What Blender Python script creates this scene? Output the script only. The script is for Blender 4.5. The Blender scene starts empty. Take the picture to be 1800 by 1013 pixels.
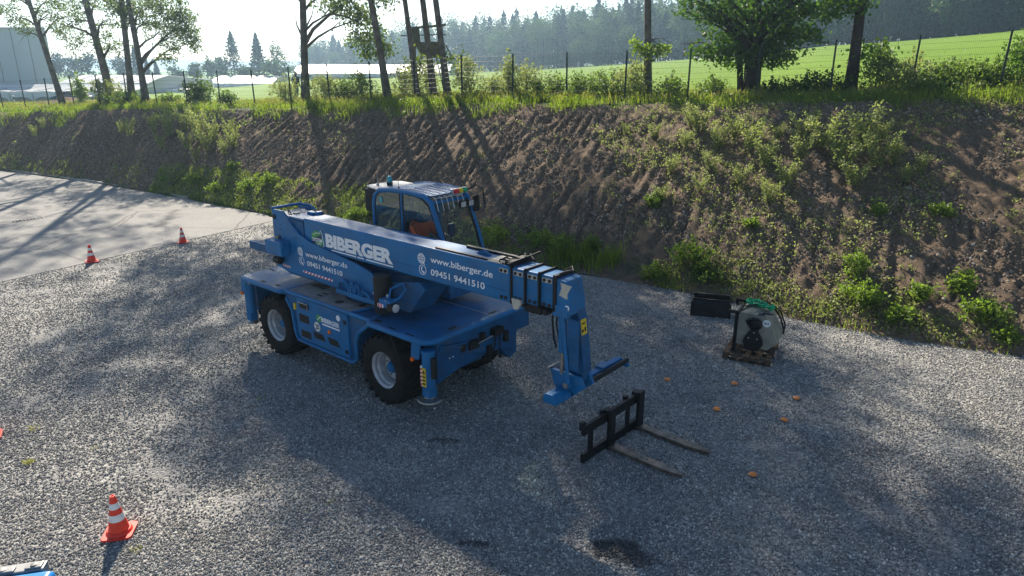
import bpy, bmesh, math, random
import numpy as np
from mathutils import Vector, Matrix, Euler
from math import radians as R, pi, sin, cos, tan, atan2, sqrt
random.seed(7); rng = np.random.default_rng(11)
scene = bpy.context.scene; COL = scene.collection

# ------------------------------------------------------------------ camera, sky, sun, exposure
CAM_H = 5.5; PITCH = 17.8
cd = bpy.data.cameras.new("camera"); cam = bpy.data.objects.new("camera", cd); COL.objects.link(cam)
cam.location = (0, 0, CAM_H); cam.rotation_euler = (R(90 - PITCH), 0, 0)
cd.sensor_width = 36; cd.lens = 36 * 1200 / 1800; cd.clip_start = 0.1; cd.clip_end = 6000
scene.camera = cam
SUN_EL, SUN_AZ = 33.0, -17.4            # azimuth measured from +Y, negative = left
w = bpy.data.worlds.new("World"); scene.world = w; w.use_nodes = True
nt = w.node_tree; bgn = nt.nodes["Background"]
sky = nt.nodes.new("ShaderNodeTexSky"); sky.sky_type = 'NISHITA'; sky.sun_disc = False
sky.sun_elevation = R(SUN_EL); sky.sun_rotation = R(SUN_AZ); sky.air_density = 1.0; sky.dust_density = .5; sky.ozone_density = 2.0
nt.links.new(sky.outputs[0], bgn.inputs[0]); bgn.inputs[1].default_value = 0.062
sd = bpy.data.lights.new("sun", 'SUN'); sd.energy = 5.0; sd.angle = R(0.6); sd.color = (1, .90, .75)
sun = bpy.data.objects.new("sun", sd); COL.objects.link(sun)
sdir = Vector((sin(R(SUN_AZ)) * cos(R(SUN_EL)), cos(R(SUN_AZ)) * cos(R(SUN_EL)), sin(R(SUN_EL))))
sun.rotation_euler = sdir.to_track_quat('Z', 'Y').to_euler(); sun.location = (-20, 60, 40)
vs = scene.view_settings; vs.view_transform = 'Standard'; vs.look = 'None'; vs.exposure = 1.1; vs.gamma = 1
scene.cycles.volume_step_rate = 4; scene.cycles.volume_bounces = 0; scene.cycles.max_bounces = 8
scene.cycles.transparent_max_bounces = 16

# ------------------------------------------------------------------ materials
def mat(name, col, rough=.6, metal=0., spec=.5, noise=None, bump=None, coat=0., grime=0.):
    """noise=(scale, amount) varies value; bump=(scale, strength, dist)"""
    m = bpy.data.materials.new(name); m.use_nodes = True; n = m.node_tree.nodes; l = m.node_tree.links
    b = n["Principled BSDF"]; b.inputs["Base Color"].default_value = (*col, 1)
    b.inputs["Roughness"].default_value = rough; b.inputs["Metallic"].default_value = metal
    b.inputs["Specular IOR Level"].default_value = spec; b.inputs["Coat Weight"].default_value = coat
    tc = n.new("ShaderNodeTexCoord")
    if noise:
        t = n.new("ShaderNodeTexNoise"); t.inputs["Scale"].default_value = noise[0]; t.inputs["Detail"].default_value = 6
        l.new(tc.outputs["Object"], t.inputs["Vector"])
        r = n.new("ShaderNodeMapRange"); r.inputs[1].default_value = .3; r.inputs[2].default_value = .7
        r.inputs[3].default_value = 1 - noise[1]; r.inputs[4].default_value = 1 + noise[1]
        l.new(t.outputs["Fac"], r.inputs[0])
        mx = n.new("ShaderNodeMix"); mx.data_type = 'RGBA'; mx.blend_type = 'MULTIPLY'; mx.inputs[0].default_value = 1
        mx.inputs[6].default_value = (*col, 1); l.new(r.outputs[0], mx.inputs[7]); l.new(mx.outputs[2], b.inputs["Base Color"])
        if grime:                                      # dust film and scuffs with shapes of their own
            g1 = n.new("ShaderNodeTexNoise"); g1.inputs["Scale"].default_value = 2.3; g1.inputs["Detail"].default_value = 10; g1.inputs["Roughness"].default_value = .75
            mp = n.new("ShaderNodeMapping"); mp.inputs["Scale"].default_value = (.8, 1, 2.2); l.new(tc.outputs["Object"], mp.inputs[0]); l.new(mp.outputs[0], g1.inputs["Vector"])
            gr = n.new("ShaderNodeMapRange"); gr.inputs[1].default_value = .5; gr.inputs[2].default_value = .72; gr.inputs[4].default_value = grime; l.new(g1.outputs["Fac"], gr.inputs[0])
            gm = n.new("ShaderNodeMix"); gm.data_type = 'RGBA'; gm.inputs[7].default_value = (.13, .125, .115, 1)
            l.new(gr.outputs[0], gm.inputs[0]); l.new(mx.outputs[2], gm.inputs[6]); l.new(gm.outputs[2], b.inputs["Base Color"])
        rr = n.new("ShaderNodeMapRange"); rr.inputs[3].default_value = max(0.02, rough - .1); rr.inputs[4].default_value = min(1, rough + .15)
        l.new(t.outputs["Fac"], rr.inputs[0]); l.new(rr.outputs[0], b.inputs["Roughness"])
    if bump:
        t2 = n.new("ShaderNodeTexNoise"); t2.inputs["Scale"].default_value = bump[0]; t2.inputs["Detail"].default_value = 5
        l.new(tc.outputs["Object"], t2.inputs["Vector"])
        bp = n.new("ShaderNodeBump"); bp.inputs["Strength"].default_value = bump[1]; bp.inputs["Distance"].default_value = bump[2]
        l.new(t2.outputs["Fac"], bp.inputs["Height"]); l.new(bp.outputs[0], b.inputs["Normal"])
    return m

def leafmat(name, c1, c2, trans=.4, tcol=None, scale=.6, rough=.55):
    m = bpy.data.materials.new(name); m.use_nodes = True; n = m.node_tree.nodes; l = m.node_tree.links
    b = n["Principled BSDF"]; out = n["Material Output"]; b.inputs["Roughness"].default_value = rough
    b.inputs["Specular IOR Level"].default_value = .35
    g = n.new("ShaderNodeNewGeometry"); tc = n.new("ShaderNodeTexCoord")
    t = n.new("ShaderNodeTexNoise"); t.inputs["Scale"].default_value = scale; t.inputs["Detail"].default_value = 3
    l.new(tc.outputs["Object"], t.inputs["Vector"])
    add = n.new("ShaderNodeMath"); add.operation = 'MULTIPLY_ADD'; add.inputs[1].default_value = .55
    l.new(g.outputs["Random Per Island"], add.inputs[0])
    mr = n.new("ShaderNodeMapRange"); mr.inputs[1].default_value = .3; mr.inputs[2].default_value = .7; mr.inputs[4].default_value = .45
    l.new(t.outputs["Fac"], mr.inputs[0]); l.new(mr.outputs[0], add.inputs[2])
    mx = n.new("ShaderNodeMix"); mx.data_type = 'RGBA'; mx.inputs[6].default_value = (*c1, 1); mx.inputs[7].default_value = (*c2, 1)
    l.new(add.outputs[0], mx.inputs[0]); l.new(mx.outputs[2], b.inputs["Base Color"])
    tr = n.new("ShaderNodeBsdfTranslucent")
    mt = n.new("ShaderNodeMix"); mt.data_type = 'RGBA'; mt.blend_type = 'MULTIPLY'; mt.inputs[0].default_value = 1
    mt.inputs[7].default_value = (*(tcol or (1.5, 1.6, .6)), 1); l.new(mx.outputs[2], mt.inputs[6]); l.new(mt.outputs[2], tr.inputs[0])
    ms = n.new("ShaderNodeMixShader"); ms.inputs[0].default_value = trans
    l.new(b.outputs[0], ms.inputs[1]); l.new(tr.outputs[0], ms.inputs[2]); l.new(ms.outputs[0], out.inputs[0])
    return m

M = {}
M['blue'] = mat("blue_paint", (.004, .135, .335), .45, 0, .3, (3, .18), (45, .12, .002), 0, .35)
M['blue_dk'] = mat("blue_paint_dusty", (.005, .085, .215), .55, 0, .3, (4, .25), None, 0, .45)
M['deck'] = mat("deck_blue", (.007, .11, .27), .45, 0, .4, (2.2, .3), (60, .25, .004), 0, .55)
M['grip'] = mat("anti_slip_sheet", (.25, .235, .22), .8, 0, .3, (5, .25), (70, .5, .004))
M['black'] = mat("black_rubber", (.012, .012, .013), .62, 0, .35, (8, .4), (30, .3, .004))
M['blkmetal'] = mat("black_steel", (.014, .015, .018), .5, .3, .4, (6, .5), (25, .3, .003))
M['tyre'] = mat("tyre_rubber", (.018, .017, .017), .85, 0, .2, (7, .4), (30, .5, .005))
M['rim'] = mat("rim_grey", (.42, .43, .45), .45, .2, .5, (9, .2))
M['steel'] = mat("worn_steel", (.30, .29, .27), .4, .8, .5, (10, .35))
M['fork'] = mat("fork_steel", (.19, .155, .13), .45, .55, .5, (9, .45), (20, .3, .003))
M['white'] = mat("white_film", (.82, .83, .85), .5, 0, .4)
M['pad'] = mat("beige_slide_pad", (.50, .46, .38), .6, 0, .4, (20, .15))
M['red'] = mat("red_film", (.62, .02, .03), .45)
M['orangelens'] = mat("orange_lens", (.8, .16, .01), .25)
M['yellow'] = mat("yellow_label", (.72, .50, .02), .5)
M['green'] = mat("green_emblem", (.05, .30, .07), .5)
M['navy'] = mat("navy_emblem", (.01, .03, .10), .5)
M['cone'] = mat("cone_red", (.78, .045, .02), .45, 0, .4, (9, .15))
M['conew'] = mat("cone_white", (.72, .72, .70), .4, 0, .4, (14, .12))
M['puck'] = mat("orange_disc", (.85, .27, .06), .5, 0, .4, (20, .12))
M['wood'] = mat("pallet_wood", (.10, .072, .05), .85, 0, .2, (12, .45), (40, .4, .004))
M['woodgrey'] = mat("weathered_wood", (.09, .07, .055), .9, 0, .2, (6, .4), (30, .4, .01))
M['beige'] = mat("beige_paint", (.27, .26, .21), .5, 0, .4, (6, .25))
M['rope'] = mat("green_sling", (.02, .38, .17), .6, 0, .3, (20, .3))
M['vest'] = mat("orange_vest", (.85, .15, .04), .7)
M['skin'] = mat("skin", (.5, .3, .22), .6)
M['darkcloth'] = mat("dark_cloth", (.025, .035, .06), .85)
M['bluecloth'] = mat("blue_workwear", (.03, .07, .17), .8)
M['paleblue'] = mat("beacon_teal", (.02, .32, .38), .25)
M['lens'] = mat("lamp_glass", (.55, .58, .6), .15, .3)
M['cabroof'] = mat("cab_roof_blue", (.008, .12, .31), .5, 0, .25, (3, .15), None, .1, .3)
M['acgrey'] = mat("grey_cover", (.42, .43, .45), .35, .1, .5, (8, .2))
M['seat'] = mat("seat_fabric", (.03, .035, .04), .9)
M['brightblue'] = mat("bright_blue_paint", (.01, .22, .62), .3, 0, .5, (3, .1), None, .4)
M['lightgrey'] = mat("light_grey_paint", (.26, .26, .26), .4, .2, .5, (5, .15))
M['fence'] = mat("fence_coating", (.012, .028, .024), .5, .2, .4)
M['bark'] = mat("bark_grey", (.135, .115, .095), .9, 0, .2, (3, .45), (9, .8, .04))
M['barkdk'] = mat("bark_dark", (.05, .038, .032), .9, 0, .2, (3, .4), (9, .8, .04))
M['film'] = leafmat("tunnel_film", (.80, .82, .84), (.86, .87, .88), .25, (1.1, 1.1, 1.1), .2, .32); M['film'].node_tree.nodes['Principled BSDF'].inputs['Specular IOR Level'].default_value = .8
M['shed'] = mat("warehouse_cladding", (.50, .56, .60), .6, 0, .3, (.3, .05))
M['carblue'] = mat("car_paint_blue", (.015, .05, .12), .5, 0, .3)
M['carglass'] = mat("car_glass", (.02, .03, .04), .08)
M['leafA'] = leafmat("leaf_ash", (.055, .085, .035), (.13, .175, .055), .45)
M['leafB'] = leafmat("leaf_oak", (.03, .075, .016), (.10, .18, .03), .46)
M['leafBush'] = leafmat("leaf_bush", (.06, .115, .03), (.17, .23, .07), .48)
M['leafPale'] = leafmat("leaf_willow", (.17, .22, .085), (.34, .37, .17), .5, (1.3, 1.35, .75))
M['leafWeed'] = leafmat("leaf_weed", (.09, .15, .03), (.22, .30, .075), .5)
M['grass'] = leafmat("grass_blade", (.125, .185, .03), (.27, .34, .075), .55, None, .5)
M['grassdry'] = leafmat("grass_dry", (.17, .20, .05), (.30, .30, .11), .5, (1.3, 1.25, .7), .7)
M['far1'] = leafmat("forest_conifer", (.018, .055, .026), (.05, .10, .04), .12, (1.2, 1.3, .8), .04, .8)
M['far2'] = leafmat("forest_broadleaf", (.04, .09, .03), (.10, .16, .05), .25, (1.3, 1.4, .7), .05, .8)

def glassmat(name, tint, gloss):
    m = bpy.data.materials.new(name); m.use_nodes = True; n = m.node_tree.nodes; l = m.node_tree.links
    n.remove(n["Principled BSDF"]); out = n["Material Output"]
    t = n.new("ShaderNodeBsdfTransparent"); t.inputs[0].default_value = (*tint, 1)
    g = n.new("ShaderNodeBsdfGlossy"); g.inputs["Roughness"].default_value = .03; g.inputs[0].default_value = (.9, .95, 1, 1)
    f = n.new("ShaderNodeFresnel"); f.inputs[0].default_value = 1.5
    a = n.new("ShaderNodeMath"); a.operation = 'MULTIPLY_ADD'; a.inputs[1].default_value = .22; a.inputs[2].default_value = gloss
    l.new(f.outputs[0], a.inputs[0])
    ms = n.new("ShaderNodeMixShader"); l.new(a.outputs[0], ms.inputs[0]); l.new(t.outputs[0], ms.inputs[1]); l.new(g.outputs[0], ms.inputs[2])
    l.new(ms.outputs[0], out.inputs[0]); return m
M['glass'] = glassmat("cab_glass", (.78, .85, .83), .01)

def node_ground(name, build):
    m = bpy.data.materials.new(name); m.use_nodes = True
    build(m.node_tree.nodes, m.node_tree.links, m.node_tree.nodes["Principled BSDF"]); return m
def _noise(n, l, vec, scale, detail=5, rough=.6):
    t = n.new("ShaderNodeTexNoise"); t.inputs["Scale"].default_value = scale; t.inputs["Detail"].default_value = detail
    t.inputs["Roughness"].default_value = rough; l.new(vec, t.inputs["Vector"]); return t.outputs["Fac"]
def _ramp(n, l, fac, stops):
    r = n.new("ShaderNodeValToRGB"); e = r.color_ramp.elements
    e[0].position, e[0].color = stops[0][0], (*stops[0][1], 1); e[1].position, e[1].color = stops[-1][0], (*stops[-1][1], 1)
    for p, c in stops[1:-1]:
        x = e.new(p); x.color = (*c, 1)
    l.new(fac, r.inputs[0]); return r.outputs[0]
def _mix(n, l, fac, a, b, mode='MIX'):
    x = n.new("ShaderNodeMix"); x.data_type = 'RGBA'; x.blend_type = mode
    for s, v in ((0, fac), (6, a), (7, b)):
        if isinstance(v, (int, float)): x.inputs[s].default_value = v
        elif isinstance(v, tuple): x.inputs[s].default_value = (*v, 1)
        else: l.new(v, x.inputs[s])
    return x.outputs[2]
def _math(n, l, op, a, b=0., c=0.):
    x = n.new("ShaderNodeMath"); x.operation = op
    for i, v in enumerate((a, b, c)):
        if isinstance(v, (int, float)): x.inputs[i].default_value = v
        else: l.new(v, x.inputs[i])
    return x.outputs[0]

def g_gravel(n, l, b):
    tc = n.new("ShaderNodeTexCoord").outputs["Object"]
    v = n.new("ShaderNodeTexVoronoi"); v.inputs["Scale"].default_value = 26; l.new(tc, v.inputs["Vector"])
    sepc = n.new("ShaderNodeSeparateColor"); l.new(v.outputs["Color"], sepc.inputs[0])
    c = _ramp(n, l, sepc.outputs[0], [(0, (.17, .17, .172)), (.5, (.26, .255, .245)), (.85, (.33, .32, .305)), (1, (.42, .41, .39))])
    big = _noise(n, l, tc, .45, 6, .65)
    c = _mix(n, l, 1., c, _ramp(n, l, big, [(.3, (.72, .72, .73)), (.5, (1, 1, .99)), (.72, (1.2, 1.17, 1.1))]), 'MULTIPLY')
    # oil / damp stains with a shape of their own
    sep = n.new("ShaderNodeSeparateXYZ"); l.new(tc, sep.inputs[0])
    def blot(cx, cy, rx, ry):
        wob = _math(n, l, 'MULTIPLY', _math(n, l, 'SUBTRACT', _noise(n, l, tc, 2.2, 5, .6), .5), 1.6)
        dx = _math(n, l, 'DIVIDE', _math(n, l, 'SUBTRACT', sep.outputs[0], cx), rx); dy = _math(n, l, 'DIVIDE', _math(n, l, 'SUBTRACT', sep.outputs[1], cy), ry)
        d = _math(n, l, 'ADD', _math(n, l, 'ADD', _math(n, l, 'MULTIPLY', dx, dx), _math(n, l, 'MULTIPLY', dy, dy)), wob)
        r = n.new("ShaderNodeMapRange"); r.inputs[1].default_value = 1.1; r.inputs[2].default_value = .5; l.new(d, r.inputs[0]); return r.outputs[0]
    c = _mix(n, l, _math(n, l, 'MULTIPLY', blot(1.25, 6.85, .34, .24), .62), c, (.03, .03, .03))
    l.new(c, b.inputs["Base Color"]); b.inputs["Roughness"].default_value = .8; b.inputs["Specular IOR Level"].default_value = .3
    ed = n.new("ShaderNodeBump"); ed.inputs["Strength"].default_value = 1; ed.inputs["Distance"].default_value = .02; ed.invert = True
    l.new(v.outputs["Distance"], ed.inputs["Height"]); l.new(ed.outputs[0], b.inputs["Normal"])
M['gravel'] = node_ground("gravel", g_gravel)

STAINS = ((1.25, 6.85, .34, .24), (1.42, 6.7, .26, .2), (-.45, 6.95, .22, .07), (-1.0, 9.35, .3, .12))
def stain(n, l, vec):
    sep = n.new("ShaderNodeSeparateXYZ"); l.new(vec, sep.inputs[0]); tot = None
    wob = _math(n, l, 'MULTIPLY', _math(n, l, 'SUBTRACT', _noise(n, l, vec, 2.6, 6, .65), .5), 2.4)
    for cx, cy, rx, ry in STAINS:
        dx = _math(n, l, 'DIVIDE', _math(n, l, 'SUBTRACT', sep.outputs[0], cx), rx); dy = _math(n, l, 'DIVIDE', _math(n, l, 'SUBTRACT', sep.outputs[1], cy), ry)
        d = _math(n, l, 'ADD', _math(n, l, 'ADD', _math(n, l, 'MULTIPLY', dx, dx), _math(n, l, 'MULTIPLY', dy, dy)), wob)
        r = n.new("ShaderNodeMapRange"); r.inputs[1].default_value = 1.1; r.inputs[2].default_value = .5; l.new(d, r.inputs[0])
        tot = r.outputs[0] if tot is None else _math(n, l, 'MAXIMUM', tot, r.outputs[0])
    return _math(n, l, 'MULTIPLY', tot, .8)
def g_stone(n, l, b):
    oi = n.new("ShaderNodeObjectInfo")
    c = _ramp(n, l, oi.outputs["Random"], [(0, (.13, .13, .133)), (.35, (.23, .226, .22)), (.72, (.35, .34, .32)), (.9, (.52, .5, .46)), (1, (.74, .72, .67))])
    geo = n.new("ShaderNodeNewGeometry")
    big = _noise(n, l, geo.outputs["Position"], .45, 6, .65)
    c = _mix(n, l, 1., c, _ramp(n, l, big, [(.3, (.74, .75, .77)), (.5, (1, .995, .98)), (.72, (1.2, 1.14, 1.02))]), 'MULTIPLY')
    c = _mix(n, l, 1., c, _ramp(n, l, _noise(n, l, geo.outputs['Position'], 2.6, 5, .7), [(.32, (.76, .76, .76)), (.5, (1, 1, 1)), (.7, (1.14, 1.12, 1.08))]), 'MULTIPLY')
    c = _mix(n, l, stain(n, l, geo.outputs['Position']), c, (.025, .025, .027))
    l.new(c, b.inputs["Base Color"]); b.inputs["Roughness"].default_value = .75; b.inputs["Specular IOR Level"].default_value = .35
M['stone'] = node_ground("gravel_stone", g_stone)

def g_pave(n, l, b):
    tc = n.new("ShaderNodeTexCoord").outputs["Object"]
    a = _noise(n, l, tc, .5, 8, .7); f = _noise(n, l, tc, 30, 4, .7)
    c = _ramp(n, l, a, [(.25, (.16, .158, .154)), (.42, (.23, .226, .218)), (.58, (.27, .263, .252)), (.75, (.32, .31, .295))])
    c = _mix(n, l, .35, c, _ramp(n, l, f, [(.3, (.2, .2, .2)), (.7, (.7, .68, .65))]))
    sp = _noise(n, l, tc, 3.1, 3, .5)
    c = _mix(n, l, _ramp(n, l, sp, [(.66, (0, 0, 0)), (.74, (.5, .5, .5))]), c, (.1, .1, .1))
    wv = n.new("ShaderNodeTexVoronoi"); wv.feature = 'DISTANCE_TO_EDGE'; wv.inputs["Scale"].default_value = .28
    mp = n.new("ShaderNodeMixRGB"); mp.inputs[0].default_value = .12; l.new(tc, mp.inputs[1]); nz = n.new("ShaderNodeTexNoise"); nz.inputs["Scale"].default_value = 1.5; l.new(tc, nz.inputs["Vector"]); l.new(nz.outputs["Color"], mp.inputs[2]); l.new(mp.outputs[0], wv.inputs["Vector"])
    c = _mix(n, l, _ramp(n, l, wv.outputs["Distance"], [(.0, (.55, .55, .55)), (.012, (0, 0, 0))]), c, (.07, .07, .07))
    st_ = n.new("ShaderNodeMapping"); st_.inputs["Rotation"].default_value = (0, 0, -1.03); st_.inputs["Scale"].default_value = (.12, 1.6, 1); l.new(tc, st_.inputs[0])
    c = _mix(n, l, _ramp(n, l, _noise(n, l, st_.outputs[0], 1., 5, .65), [(.56, (0, 0, 0)), (.70, (.4, .4, .4))]), c, (.15, .148, .145))
    l.new(c, b.inputs["Base Color"]); b.inputs["Roughness"].default_value = .95; b.inputs["Specular IOR Level"].default_value = .1
    bp = n.new("ShaderNodeBump"); bp.inputs["Strength"].default_value = .5; bp.inputs["Distance"].default_value = .01; l.new(f, bp.inputs["Height"]); l.new(bp.outputs[0], b.inputs["Normal"])
M['pave'] = node_ground("worn_asphalt", g_pave)

def g_bank(n, l, b):
    tc = n.new("ShaderNodeTexCoord").outputs["Object"]
    at = n.new("ShaderNodeAttribute"); at.attribute_name = "grassy"
    a = _noise(n, l, tc, .55, 7, .7); f = _noise(n, l, tc, 7, 6, .75); v = _noise(n, l, tc, 34, 4, .7)
    c = _ramp(n, l, a, [(.28, (.17, .122, .085)), (.5, (.27, .188, .126)), (.72, (.36, .235, .145))])
    c = _mix(n, l, .55, c, _ramp(n, l, f, [(.3, (.10, .075, .056)), (.5, (.21, .158, .112)), (.72, (.36, .285, .21))]))
    c = _mix(n, l, _ramp(n, l, v, [(.62, (0, 0, 0)), (.75, (.6, .6, .6))]), c, (.32, .29, .25))
    gf = _math(n, l, 'ADD', at.outputs["Fac"], _math(n, l, 'MULTIPLY', _math(n, l, 'SUBTRACT', _noise(n, l, tc, 1.6, 6, .7), .5), 1.5))
    gm = n.new("ShaderNodeMapRange"); gm.inputs[1].default_value = .35; gm.inputs[2].default_value = .65; l.new(gf, gm.inputs[0])
    gc = _ramp(n, l, f, [(.3, (.035, .065, .015)), (.7, (.10, .15, .035))])
    c = _mix(n, l, gm.outputs[0], c, gc)
    wv = n.new("ShaderNodeTexVoronoi"); wv.feature = 'DISTANCE_TO_EDGE'; wv.inputs["Scale"].default_value = .28
    mp = n.new("ShaderNodeMixRGB"); mp.inputs[0].default_value = .12; l.new(tc, mp.inputs[1]); nz = n.new("ShaderNodeTexNoise"); nz.inputs["Scale"].default_value = 1.5; l.new(tc, nz.inputs["Vector"]); l.new(nz.outputs["Color"], mp.inputs[2]); l.new(mp.outputs[0], wv.inputs["Vector"])
    c = _mix(n, l, _ramp(n, l, wv.outputs["Distance"], [(.0, (.55, .55, .55)), (.012, (0, 0, 0))]), c, (.07, .07, .07))
    st_ = n.new("ShaderNodeMapping"); st_.inputs["Rotation"].default_value = (0, 0, -1.03); st_.inputs["Scale"].default_value = (.12, 1.6, 1); l.new(tc, st_.inputs[0])
    c = _mix(n, l, _ramp(n, l, _noise(n, l, st_.outputs[0], 1., 5, .65), [(.56, (0, 0, 0)), (.70, (.4, .4, .4))]), c, (.15, .148, .145))
    l.new(c, b.inputs["Base Color"]); b.inputs["Roughness"].default_value = .95; b.inputs["Specular IOR Level"].default_value = .15
    bp = n.new("ShaderNodeBump"); bp.inputs["Strength"].default_value = 1; bp.inputs["Distance"].default_value = .15
    l.new(_math(n, l, 'ADD', f, _math(n, l, 'MULTIPLY', v, .3)), bp.inputs["Height"]); l.new(bp.outputs[0], b.inputs["Normal"])
M['bank'] = node_ground("bank_soil", g_bank)

def g_field(n, l, b):
    tc = n.new("ShaderNodeTexCoord").outputs["Object"]
    at = n.new("ShaderNodeAttribute"); at.attribute_name = "crop"
    a = _noise(n, l, tc, .08, 5, .6); f = _noise(n, l, tc, 2.2, 6, .75)
    crop = _ramp(n, l, f, [(.3, (.11, .20, .015)), (.5, (.165, .28, .022)), (.72, (.23, .35, .04))])
    rough = _ramp(n, l, f, [(.3, (.05, .085, .02)), (.55, (.11, .15, .04)), (.75, (.2, .21, .09))])
    c = _mix(n, l, at.outputs["Fac"], rough, crop)
    c = _mix(n, l, 1., c, _ramp(n, l, a, [(.3, (.85, .88, .8)), (.7, (1.1, 1.08, 1))]), 'MULTIPLY')
    l.new(c, b.inputs["Base Color"]); b.inputs["Roughness"].default_value = .9; b.inputs["Specular IOR Level"].default_value = .1
    bp = n.new("ShaderNodeBump"); bp.inputs["Strength"].default_value = .7; bp.inputs["Distance"].default_value = .15
    l.new(f, bp.inputs["Height"]); l.new(bp.outputs[0], b.inputs["Normal"])
    tr = n.new("ShaderNodeBsdfTranslucent")
M['field'] = node_ground("crop_field", g_field)
M['mound'] = mat("mound_soil", (.16, .11, .075), .95, 0, .1, (1.5, .4), (4, .8, .15))
def g_clod(n, l, b):
    oi = n.new("ShaderNodeObjectInfo")
    c = _ramp(n, l, oi.outputs["Random"], [(0, (.10, .075, .055)), (.4, (.20, .15, .11)), (.93, (.30, .235, .18)), (.985, (.42, .38, .33)), (1, (.55, .52, .47))])
    l.new(c, b.inputs["Base Color"]); b.inputs["Roughness"].default_value = .9; b.inputs["Specular IOR Level"].default_value = .2
M['clod'] = node_ground("soil_clod", g_clod)
M['hill'] = mat("far_hill_wood", (.03, .05, .03), .95, 0, .1, (.02, .3))
M['kerb'] = mat("kerb_concrete", (.33, .32, .30), .85, 0, .2, (5, .3), (30, .3, .005))

# ------------------------------------------------------------------ builders
def link(o, parent=None):
    COL.objects.link(o)
    if parent: o.parent = parent
    return o
def finish(me, mt, smooth=35):
    if mt: me.materials.append(mt)
    if smooth:
        me.shade_smooth()
        me.set_sharp_from_angle(angle=R(smooth))
SPLIT = {'label_marks', 'wheel_nut', 'pad_bolt', 'bolt', 'latch', 'vent', 'deck_slot', 'platform_hole', 'hook', 'tine_hole', 'hydraulic_hose', 'window', 'headlight', 'letter_underline', 'pivot_pin', 'chrome_cap', 'coupler_pin', 'side_arm', 'shackle', 'hitch_fitting', 'console', 'display', 'hose_guide', 'end_plate', 'raised_pad', 'gable_end', 'platform_rail', 'coupler_frame', 'boom_pivot_block', 'mount_lug', 'edge_hose', 'windscreen_seal', 'back_rail', 'hydraulic_motor'}
def islands(bm):
    seen = set(); out = []
    bm.verts.ensure_lookup_table(); bm.verts.index_update()
    for v in bm.verts:
        if v.index in seen: continue
        st = [v]; comp = []; seen.add(v.index)
        while st:
            q = st.pop(); comp.append(q.index)
            for e in q.link_edges:
                o = e.other_vert(q)
                if o.index not in seen: seen.add(o.index); st.append(o)
        out.append(set(comp))
    return out
def obj(name, bm, mt, parent=None, bevel=0., seg=2, smooth=35):
    if name in SPLIT:
        isl = islands(bm)
        if len(isl) > 1:
            last = None
            for s in isl:
                b2 = bm.copy(); b2.verts.ensure_lookup_table(); bmesh.ops.delete(b2, geom=[v for v in b2.verts if v.index not in s], context='VERTS')
                last = _obj(name, b2, mt, parent, bevel, seg, smooth)
            bm.free(); return last
    return _obj(name, bm, mt, parent, bevel, seg, smooth)
def _obj(name, bm, mt, parent=None, bevel=0., seg=2, smooth=35):
    bmesh.ops.recalc_face_normals(bm, faces=bm.faces)
    if bevel:
        es = [e for e in bm.edges if len(e.link_faces) == 2 and e.calc_face_angle(0) > R(28)]
        bmesh.ops.bevel(bm, geom=es, offset=bevel, segments=seg, affect='EDGES', profile=.5, clamp_overlap=True)
    me = bpy.data.meshes.new(name); bm.to_mesh(me); bm.free(); finish(me, mt, smooth)
    o = link(bpy.data.objects.new(name, me), parent)
    if bevel and smooth:
        wn = o.modifiers.new('wn', 'WEIGHTED_NORMAL'); wn.keep_sharp = True; wn.weight = 100
    return o
def nb(): return bmesh.new()
def box(bm, x0, x1, y0, y1, z0, z1, mx=None):
    vs_ = [Vector((x, y, z)) for x in (x0, x1) for y in (y0, y1) for z in (z0, z1)]
    if mx: vs_ = [mx @ v for v in vs_]
    v = [bm.verts.new(c) for c in vs_]
    for f in ((0, 1, 3, 2), (4, 6, 7, 5), (0, 4, 5, 1), (2, 3, 7, 6), (0, 2, 6, 4), (1, 5, 7, 3)): bm.faces.new([v[i] for i in f])
    return bm
def prism(bm, pts, plane, a0, a1):
    """polygon in plane 'xz' (extruded along y), 'xy' (along z) or 'yz' (along x)"""
    def P(p, a):
        return {'xz': (p[0], a, p[1]), 'xy': (p[0], p[1], a), 'yz': (a, p[0], p[1])}[plane]
    A = [bm.verts.new(P(p, a0)) for p in pts]; B = [bm.verts.new(P(p, a1)) for p in pts]; n = len(pts)
    bm.faces.new(A); bm.faces.new(B[::-1])
    for i in range(n): bm.faces.new((A[i], B[i], B[(i + 1) % n], A[(i + 1) % n]))
    return bm
def tube(bm, pts, r, n=8, square=False, closed=False):
    pts = [Vector(p) for p in pts]; m = len(pts); rs = r if isinstance(r, (list, tuple)) else [r] * m
    rings = []; up = None
    for i, p in enumerate(pts):
        if closed: d = (pts[(i + 1) % m] - pts[i - 1])
        else: d = (pts[min(i + 1, m - 1)] - pts[max(i - 1, 0)])
        d.normalize()
        if up is None: up = d.orthogonal().normalized() if abs(d.z) > .9 else Vector((0, 0, 1))
        s = d.cross(up)
        if s.length < 1e-4: s = d.orthogonal()
        s.normalize(); t = s.cross(d).normalized(); up = t
        k = 4 if square else n; off = pi / 4 if square else 0; rr = rs[i] * (1.414 if square else 1)
        rings.append([bm.verts.new(p + (s * cos(off + 2 * pi * j / k) + t * sin(off + 2 * pi * j / k)) * rr) for j in range(k)])
    k = len(rings[0])
    for i in range(m if closed else m - 1):
        a, b = rings[i], rings[(i + 1) % m]
        for j in range(k): bm.faces.new((a[j], a[(j + 1) % k], b[(j + 1) % k], b[j]))
    if not closed: bm.faces.new(rings[0][::-1]); bm.faces.new(rings[-1])
    return bm
def cyl(bm, p0, p1, r0, r1=None, n=16): return tube(bm, [p0, p1], [r0, r0 if r1 is None else r1], n)
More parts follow.
